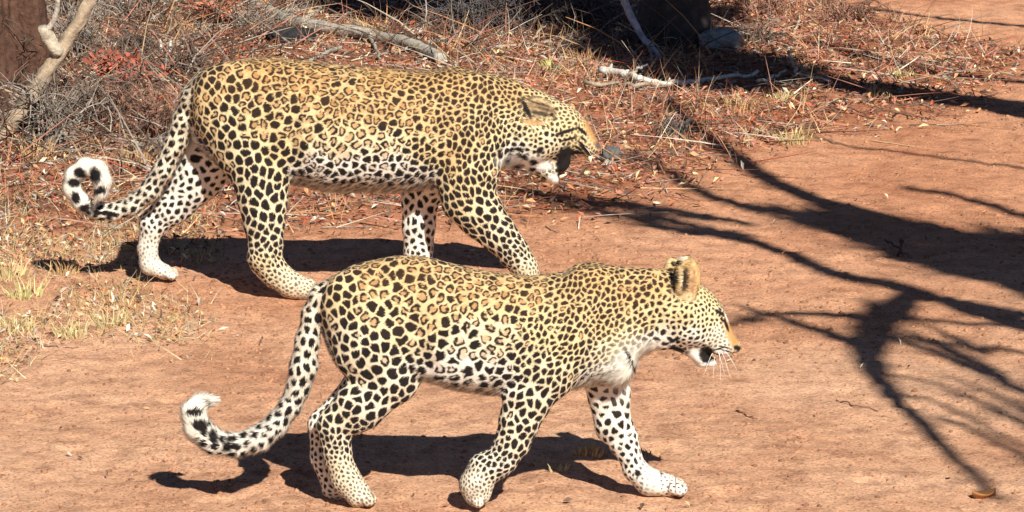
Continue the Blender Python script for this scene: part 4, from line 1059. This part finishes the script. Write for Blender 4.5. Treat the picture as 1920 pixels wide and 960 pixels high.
o = lumpy("dark_log_or_hollow", b + (0, 0.05, 0.04), (0.13, 0.06, 0.045), M_BARK, (0.02, 0.02, 0.022), 32, 0.4, 5); tag(o, "long black lump added as the shaded hollow under the thick grey branch", "log", "blackened logs")  # black lump added where only shade lies under the branch

# ------------------------------------------------------------------ stones and the loose leaf
b = gp(1350, 95)
o = lumpy("stone", b + (0, 0.06, 0.05), (0.105, 0.09, 0.055), M_STONE, (0.30, 0.31, 0.30), 41, 0.4, 5, flat=0.3); tag(o, "flat topped blue grey stone at the foot of the dark tree", "stone", "loose stones")
b = gp(1146, 306)
o = lumpy("stone", b + (0, 0.03, 0.028), (0.040, 0.035, 0.036), M_STONE, (0.105, 0.10, 0.095), 42, 0.7, 6, flat=0.2); tag(o, "dark grey stone on the ground at the snarling leopard's muzzle", "stone", "loose stones")
b = gp(782, 66)
o = lumpy("stone", b + (0, 0.0, 0.015), (0.035, 0.03, 0.022), M_STONE, (0.62, 0.55, 0.52), 43, 0.4, 4); tag(o, "small whitish stone in the litter above the thick grey branch", "stone", "loose stones")
b = gp(1845, 934)
lf = Mesh(); n = 9
for k in range(n):
    t = k / (n - 1); w = 0.021 * math.sin(math.pi * min(1, t * 0.97 + 0.03)) ** 0.8
    x = (t - 0.5) * 0.075; zc = 0.004 + 0.010 * (2 * t - 1) ** 2
    lf.v.append(np.array([(x, -w, zc + 0.012), (x, 0, zc - 0.004), (x, w, zc + 0.014), (x, w, zc + 0.0125), (x, 0, zc - 0.0055), (x, -w, zc + 0.0105)])); lf.c.append(np.tile((0.42, 0.20, 0.075), (6, 1)) * (1 + .2 * math.sin(9 * t))); lf.n += 6
lf.q.append(np.array([(k * 6 + j, k * 6 + (j + 1) % 6, k * 6 + 6 + (j + 1) % 6, k * 6 + 6 + j) for k in range(n - 1) for j in range(6)]))
o = lf.build("fallen_leaf", M_LEAF); o.location = b; o.rotation_euler = (0, 0, 0.35); tag(o, "single curled orange leaf lying in the lower right corner of the track", "leaf")

# ------------------------------------------------------------------ grass tufts
def tuft(u, v, n, h, spread, col, label, lean=0.5):
    b = gp(u, v); mm = Mesh()
    for _ in range(n):
        a = random.random() * 6.283; r = spread * random.random() ** .7; L = h * (0.4 + 0.8 * random.random()); ln = lean * (0.3 + random.random())
        p0 = np.array((math.cos(a) * r, math.sin(a) * r, 0.0)); p0[2] = float(tz(b[0] + p0[0], b[1] + p0[1])) - b[2] - 0.004
        a2 = a + rng.normal(0, .8); d = np.array((math.cos(a2) * math.sin(ln), math.sin(a2) * math.sin(ln), math.cos(ln)))
        sd = np.cross(d, (0.3 * math.cos(a * 3), 1, 0.2)); sd /= np.linalg.norm(sd) + 1e-9; w = 0.0024
        p1 = p0 + d * L * .55; p2 = p0 + d * L + np.array((d[0], d[1], -0.5)) * L * .22
        k = 0.75 + 0.5 * random.random()
        mm.add(np.stack([p0 - sd * w, p0 + sd * w, p1 + sd * w * .7, p1 - sd * w * .7, p2]), [(0, 1, 2, 3)], [(3, 2, 4)], np.array(col) * k)
    o = mm.build("grass_tuft", M_GRASS, smooth=False); o.location = b
    return tag(o, label, "grass", "dry grass tufts")
YG = (0.50, 0.42, 0.20); OG = (0.46, 0.30, 0.14); GG = (0.44, 0.42, 0.18)
for a_ in [(1102, 852, 70, .055, .055, OG, "low orange yellow tuft behind the walking leopard's forward paw"), (1046, 884, 14, .045, .022, YG, "tiny pale tuft at the edge of the walking leopard's shadow"),
           (1218, 850, 14, .04, .03, OG, "few faint straws to the right of the walking leopard's forward leg"),
           (20, 520, 60, .12, .08, YG, "yellow tuft at the left edge beside the curled tail's shadow"), (42, 556, 50, .11, .07, GG, "greenish yellow tuft below the tuft at the left edge"),
           (130, 632, 45, .10, .06, YG, "pale tuft in the middle of the left verge"), (205, 612, 40, .11, .06, YG, "pale tuft at the right end of the left verge"), (28, 620, 60, .10, .08, YG, "broad straw tuft low at the left edge"),
           (120, 512, 40, .09, .06, OG, "small orange tuft under the curled tail's shadow"), (70, 300, 60, .16, .09, OG, "orange grass tuft left of the curled tail"), (258, 310, 60, .16, .09, OG, "orange grass tuft between curled tail and hind leg"),
           (1490, 268, 70, .12, .08, YG, "yellow green tuft standing on the track edge at upper right"), (1385, 196, 70, .11, .09, OG, "straw tuft at the end of the bleached forked stick"), (1412, 258, 35, .09, .06, OG, "small straw tuft left of the yellow green tuft"),
           (1640, 182, 30, .10, .05, YG, "thin yellow tuft in the dark shadow band at upper right"), (1690, 146, 40, .10, .06, YG, "thin yellow tuft above the dark shadow band at upper right"), (1470, 190, 40, .09, .06, GG, "olive tuft right of the short pale stick"),
           (345, 66, 90, .13, .12, OG, "orange straw clump between the two red leaved plants"), (1090, 120, 70, .16, .09, OG, "orange straw clump at the sunlit edge of the dark thicket"), (1032, 132, 30, .10, .05, (.42, .44, .12), "small lime green tuft above the snarling leopard's shoulder"),
           (690, 62, 60, .16, .12, OG, "red orange straw clump above the thick grey branch")]:
    tuft(a_[0], a_[1], int(a_[2] * 0.8) + 6, a_[3] * 0.72, a_[4] * 0.95, *a_[5:])

# ------------------------------------------------------------------ red leaved plants
def red_plant(u, v, n, w, h, label, col):
    b = gp(u, v); root = make_thing("red_leaved_plant", label, "plant", b, "low red leaved plants")
    st = Mesh(); lv = Mesh()
    for k in range(n):
        a = random.random() * 6.283; L = h * (0.5 + .7 * random.random())
        p0 = np.zeros(3); p2 = np.array((math.cos(a) * w * random.random(), math.sin(a) * w * .8 * random.random(), L)); p1 = p2 * .5 + (0, 0, L * .18)
        st.tube(wobble(np.stack([p0, p1, p2]), 6, .004), np.linspace(.004, .0015, 6), 4, (0.22, 0.07, 0.04))
        for q in range(7):
            t = .35 + .65 * random.random(); c = p0 * (1 - t) ** 2 + 2 * t * (1 - t) * p1 + t * t * p2 + rng.normal(0, .012, 3)
            d = rng.normal(0, 1, 3); d[2] = d[2] * .5 + .3; d /= np.linalg.norm(d); s_ = np.cross(d, rng.normal(0, 1, 3)); s_ /= np.linalg.norm(s_); l_ = .05 * (.6 + .7 * random.random())
            lv.add(np.stack([c, c + d * l_ * .5 + s_ * l_ * .2, c + d * l_, c + d * l_ * .5 - s_ * l_ * .2]), None, [(0, 1, 2), (0, 2, 3)], np.array(col) * (.5 + .8 * random.random()))
    st.build("stem", M_TWIG, root); o = lv.build("leaves", M_LEAF, root, False); o["kind"] = "stuff"
red_plant(232, 172, 40, .26, .17, "bright red leaved low plant behind the snarling leopard's rump", (0.44, 0.13, 0.08))
red_plant(408, 52, 34, .28, .15, "orange red leaved low plant left of the thick grey branch", (0.48, 0.18, 0.10))

# ------------------------------------------------------------------ dead shrubs
def dead_shrub(u, v, n, w, h, col, label, dense=9, r0=0.006):
    n = int(n * 1.5)
    b = gp(u, v); root = make_thing("dead_shrub", label, "shrub", b, "leafless dead shrubs")
    st = Mesh(); tw = Mesh()
    for k in range(n):
        a = random.random() * 6.283; L = h * (.5 + .7 * random.random()); out = w * (.3 + random.random())
        p0 = np.array((math.cos(a) * w * .25, math.sin(a) * w * .25, -0.01)); p2 = np.array((math.cos(a) * out, math.sin(a) * out * .8, L)); p1 = p2 * (.45, .45, .7) + rng.normal(0, w * .12, 3)
        if random.random() < .3: p2[2] *= .25
        c = np.array(col) * (.55 + .8 * random.random())
        pts = wobble(np.stack([p0, p1, p2]), 9, .012); st.tube(pts, np.linspace(r0 * (0.6 + .7 * random.random()), r0 * .25, 9), 5, c)
        for q in range(dense):
            s0 = pts[random.randrange(2, 9)]; d = rng.normal(0, 1, 3) + (pts[-1] - pts[0]) / (np.linalg.norm(pts[-1] - pts[0]) + 1e-6); d /= np.linalg.norm(d); l_ = h * (.2 + .35 * random.random())
            p = wobble(np.stack([s0, s0 + d * l_ * .5 + rng.normal(0, .01, 3), s0 + d * l_ + (0, 0, -.02)]), 5, .005); p[:, 2] = np.maximum(p[:, 2], 0.0)
            tw.tube(p, np.linspace(r0 * .4, r0 * .15, 5), 4, c * (.8 + .4 * random.random()))
    st.build("stems", M_TWIG, root)["kind"] = "stuff"; tw.build("twigs", M_TWIG, root)["kind"] = "stuff"
    return root
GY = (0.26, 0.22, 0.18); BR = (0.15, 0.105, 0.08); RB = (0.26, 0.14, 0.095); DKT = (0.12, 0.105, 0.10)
for a_ in [(95, 268, 26, .22, .28, GY, "grey dead shrub at the foot of the leaning trunk"), (190, 232, 30, .26, .22, BR, "brown dead shrub between the leaning trunk and the curled tail"),
           (300, 262, 26, .22, .24, RB, "reddish dead shrub against the snarling leopard's hind leg"), (150, 112, 26, .20, .26, GY, "grey dead shrub behind the leaning trunk"),
           (20, 130, 16, .20, .34, GY, "thin twigged dead shrub in front of the earth mound"), (255, 45, 24, .26, .22, GY, "grey dead shrub at the top edge right of the leaning trunk"),
           (345, 150, 20, .20, .18, BR, "low brown dead shrub just behind the snarling leopard's rump"), (620, 22, 22, .26, .24, BR, "brown dead shrub at the top edge above the thick grey branch"),
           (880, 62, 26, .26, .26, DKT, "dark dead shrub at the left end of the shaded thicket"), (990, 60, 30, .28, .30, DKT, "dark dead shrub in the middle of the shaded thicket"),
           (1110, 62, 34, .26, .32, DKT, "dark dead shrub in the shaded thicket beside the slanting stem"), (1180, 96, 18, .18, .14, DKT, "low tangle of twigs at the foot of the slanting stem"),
           (1430, 30, 20, .22, .16, RB, "low reddish dead shrub right of the dark tree"), (1590, 40, 18, .26, .12, RB, "spreading low dead shrub at the top edge near the far track"),
           (60, 195, 22, .20, .30, BR, "brown dead shrub filling the gap behind the leaning trunk's foot"), (225, 130, 22, .22, .18, BR, "low brown dead shrub around the red leaved plant"), (130, 30, 22, .22, .24, BR, "brown dead shrub at the top edge behind the leaning trunk's fork"), (480, 60, 18, .22, .14, GY, "low grey dead shrub around the butt of the thick grey branch"), (320, 300, 22, .2, .12, GY, "low grey twig heap behind the curled tail's root"),
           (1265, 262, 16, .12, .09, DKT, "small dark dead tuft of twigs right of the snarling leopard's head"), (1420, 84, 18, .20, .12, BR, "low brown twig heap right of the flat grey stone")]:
    dead_shrub(*a_)

# ------------------------------------------------------------------ trees
SH = np.array((math.sin(SUN_AZ), -math.cos(SUN_AZ))) / math.tan(SUN_EL)
def over(u, v, H):
    """the point H metres up whose shadow falls on the ground seen at this place"""
    g = gp(u, v); return np.array((g[0] + SH[0] * H, g[1] + SH[1] * H, H))

def crown_leaves(centres, radii, n, size, col):
    c = np.asarray(centres)[rng.integers(0, len(centres), n)]; d = rng.normal(0, 1, (n, 3)); d /= np.linalg.norm(d, axis=1)[:, None]
    p = c + d * (rng.random((n, 1)) ** .45) * np.asarray(radii)
    a = rng.normal(0, 1, (n, 3)); a /= np.linalg.norm(a, axis=1)[:, None]; s_ = np.cross(a, rng.normal(0, 1, (n, 3))); s_ /= np.linalg.norm(s_, axis=1)[:, None]
    L = size * (.6 + .8 * rng.random((n, 1)))
    v = np.stack([p, p + a * L * .5 + s_ * L * .28, p + a * L, p + a * L * .5 - s_ * L * .28], 1).reshape(-1, 3)
    i = np.arange(n)[:, None] * 4
    return v, np.concatenate([i + [0, 1, 2], i + [0, 2, 3]]), np.repeat(np.array(col) * (.6 + .8 * rng.random((n, 1))), 4, 0)

b = gp(1272, 88)
root = make_thing("evergreen_tree", "dark trunk of the shady tree at the top edge right of the thicket", "tree", b)
mm = Mesh()
tp = wobble(np.array([(b[0], b[1] + .05, -0.05), (b[0] - .02, b[1] + .08, .35), (b[0] + .05, b[1] - .05, 1.1), (b[0] + .35, b[1] - .6, 2.0), (b[0] + .6, b[1] - 1.3, 2.9)]), 24, .01)
mm.tube(tp, np.interp(np.linspace(0, 1, 24), (0, .1, .3, 1), (.22, .165, .14, .08)), 18, (0.055, 0.045, 0.038), .22); part(mm, "trunk", M_BARK, root)
cents = []
for (u, v, H) in [(700, 22, 3.2), (780, 16, 3.4), (860, 26, 3.2), (900, 2, 3.5), (960, 30, 3.0), (1040, 30, 3.3), (1090, 55, 3.0), (1130, 12, 3.5), (1180, 62, 3.1), (1230, 30, 3.4), (1270, 78, 3.1), (1300, 30, 3.4), (1360, 112, 3.0), (1250, 118, 3.2), (1420, 128, 3.1), (1200, 112, 3.3), (1310, 150, 3.2), (1150, 96, 3.3), (1370, 150, 3.2), (640, 0, 3.4), (1180, -30, 3.6), (1000, -40, 3.6), (820, -35, 3.6)]:
    c = over(u, v, H); cents.append(c)
    mm = Mesh(); mm.tube(wobble(np.stack([tp[18], (tp[-1] + c) / 2 + (0, 0, .15), c]), 10, .03), np.linspace(.045, .012, 10), 6, (0.06, 0.05, 0.042)); part(mm, "limb", M_BARK, root)
lv, lf_, lc = crown_leaves(cents, (.30, .42, .28), 12500, .10, (0.06, 0.085, 0.03))
o = mesh_np("crown", lv - b, lf_, M_LEAF, lc, False, root); o["kind"] = "stuff"

b = gp(1238, 112)
root = make_thing("slanting_stem", "pale bluish sapling stem slanting down in front of the dark trunk", "sapling", b)
mm = Mesh(); pts, rr = limb_px([(1240, 114), (1226, 94), (1206, 74), (1190, 44), (1176, 18), (1164, -20), (1150, -70)], b[1], b[1] + .1, 22, .004, (5, 9)); mm.tube(pts, rr, 9, (0.40, 0.40, 0.44), .15); part(mm, "stem", M_BARK, root)
mm = Mesh(); pts, rr = limb_px([(1216, 86), (1225, 118), (1218, 150)], b[1] - .05, b[1] - .45, 8, .004, (3, 1.6)); mm.tube(pts, rr, 6, (0.36, 0.24, 0.2), .15); part(mm, "branch", M_BARK, root)

def bare_tree(name, base, top, limbs, twigs, label, r_trunk=.14, lift=1.0):
    root = make_thing(name, label, "tree", base)
    mm = Mesh(); tp = wobble(np.stack([np.asarray(base) - (0, 0, .05), (np.asarray(base) + top) / 2 + (.08, .05, 0), top]), 14, .01)
    mm.tube(tp, np.linspace(r_trunk * 1.2, r_trunk * .7, 14), 12, (0.22, 0.18, 0.15), .2); part(mm, "trunk", M_BARK, root)
    for (pxs, w0, w1, H0, H1, from_top) in limbs:
        H0 *= lift; H1 *= lift
        Hs = np.linspace(H0, H1, len(pxs)); P3 = [over(u, v, h) for (u, v), h in zip(pxs, Hs)]
        s = px(gp(*pxs[len(pxs) // 2])[1]) * .78
        if from_top: P3 = [np.asarray(top)] + P3
        pts = wobble(np.array(P3), 7 * len(P3), .012); mm = Mesh(); rr = np.linspace(w0, w1, len(pts)) * s
        mm.tube(pts, rr, 8, (0.22, 0.18, 0.15), .2)
        for k in range(twigs):
            q = random.randrange(len(pts) // 4, len(pts) - 1); d = pts[min(q + 1, len(pts) - 1)] - pts[q - 1]; d /= np.linalg.norm(d); d = d + rng.normal(0, .55, 3); d /= np.linalg.norm(d); l_ = .12 + .35 * random.random()
            p = wobble(np.stack([pts[q], pts[q] + d * l_ * .5, pts[q] + d * l_ + (0, 0, .03)]), 7, .012); mm.tube(p, np.linspace(min(.006, rr[q] * .6), .002, 7), 5, (0.22, 0.18, 0.15))
        part(mm, "limb", M_BARK, root)

fill = []
for k in range(110):                                    # loose limbs added out of view for the broad shade on the track
    u = 1400 + 560 * random.random() ** .75; t = (u - 1400) / 520
    v = 366 + t * 62 + (random.random()) * (40 + 90 * t); l_ = 120 + 160 * random.random()
    fill.append(([(u + l_, v + l_ * (.16 + .16 * random.random())), (u + l_ * .5, v + l_ * .12), (u, v)], 18 + 18 * random.random(), 9, 2.75 + .5 * random.random(), 2.7 + .5 * random.random(), False))
for k in range(16):
    u = 1660 + 300 * random.random(); v = 620 + (u - 1640) * .62 + 90 * random.random() - 60; l_ = 90 + 120 * random.random()
    fill.append(([(u + l_, v + l_ * .45), (u + l_ * .5, v + l_ * .2), (u, v)], 12 + 10 * random.random(), 5, 2.9, 2.9, False))
for k in range(14):
    u = 950 + 330 * random.random(); v = 340 + (u - 950) * .16 + 46 * random.random(); l_ = 90 + 120 * random.random()
    fill.append(([(u + l_, v + l_ * .2), (u + l_ * .5, v + l_ * .11), (u, v)], 12 + 12 * random.random(), 6, 3.1, 3.1, False))
bare_tree("bare_tree", (5.4, 8.4, 0.0), np.array((4.9, 8.8, 4.2)), [
    ([(2160, 690), (1916, 604), (1805, 575), (1688, 540), (1572, 517), (1449, 464), (1280, 432), (1150, 402), (1050, 376), (930, 352)], 56, 14, 2.6, 2.6, True),
    ([(2160, 560), (1920, 500), (1750, 440), (1600, 392), (1480, 355), (1400, 312), (1310, 252), (1245, 190)], 56, 20, 2.7, 2.7, True),
    ([(2150, 470), (1920, 405), (1800, 368), (1700, 350)], 40, 16, 2.9, 2.8, True),
    ([(1920, 470), (1700, 432), (1520, 404), (1400, 388), (1320, 362), (1240, 318), (1180, 294)], 40, 16, 2.8, 2.8, False),
    ([(1720, 548), (1690, 566), (1645, 600), (1618, 650), (1645, 708), (1720, 790), (1800, 868), (1880, 940)], 40, 14, 2.58, 2.45, False),
    ([(1710, 570), (1668, 612), (1650, 660), (1672, 730)], 20, 12, 2.9, 2.8, False), ([(1630, 560), (1600, 620), (1606, 680)], 16, 10, 3.1, 3.0, False),
    ([(1648, 602), (1560, 590), (1440, 588), (1385, 600)], 28, 12, 2.55, 2.5, False), ([(1622, 650), (1545, 622), (1440, 590), (1372, 570)], 30, 10, 2.53, 2.5, False),
    ([(2140, 810), (1930, 742), (1822, 692), (1740, 654), (1640, 622)], 22, 16, 2.6, 2.53, True), ([(2140, 640), (1920, 612), (1800, 606), (1680, 596)], 22, 14, 2.6, 2.55, True),
    ([(2140, 700), (1920, 660), (1800, 646), (1690, 630)], 20, 12, 2.7, 2.6, True), ([(1920, 590), (1780, 560), (1680, 552)], 34, 18, 2.8, 2.7, False),
    ([(2140, 860), (1920, 792), (1820, 742), (1720, 708), (1640, 700)], 16, 9, 2.6, 2.5, True), ([(2160, 990), (1960, 880), (1840, 812), (1745, 780)], 22, 14, 2.6, 2.5, True),
    ([(2140, 930), (1900, 830), (1790, 770), (1700, 740)], 18, 10, 2.6, 2.5, True),
    ([(1400, 420), (1240, 392), (1100, 372), (960, 372)], 22, 14, 2.8, 2.7, False), ([(1440, 600), (1380, 606), (1330, 622)], 16, 9, 2.5, 2.5, False)] + fill, 3,
    "leafless tree outside the right edge whose branch shadows net the track", lift=1.6)
bare_tree("bare_tree", (5.6, 13.6, 0.0), np.array((4.9, 13.9, 3.3)), [
    ([(2160, 262), (1925, 210), (1760, 184), (1600, 166), (1480, 140), (1400, 110), (1330, 90)], 62, 40, 3.6, 3.4, True), ([(2140, 244), (1920, 196), (1740, 172), (1600, 158), (1480, 130), (1360, 120)], 46, 30, 3.7, 3.5, True), ([(1640, 172), (1500, 150), (1400, 140), (1250, 130), (1150, 140)], 30, 24, 3.5, 3.5, False),
    ([(2120, 180), (1900, 152), (1750, 138), (1640, 112), (1500, 78)], 26, 16, 3.8, 3.6, True), ([(2100, 350), (1900, 312), (1720, 290), (1560, 268), (1430, 240)], 10, 8, 3.6, 3.4, True),
    ([(2100, 60), (1900, 48), (1760, 36), (1560, 8)], 20, 12, 3.9, 3.7, True)], 4,
    "second leafless tree outside the right edge shading the bush ground")
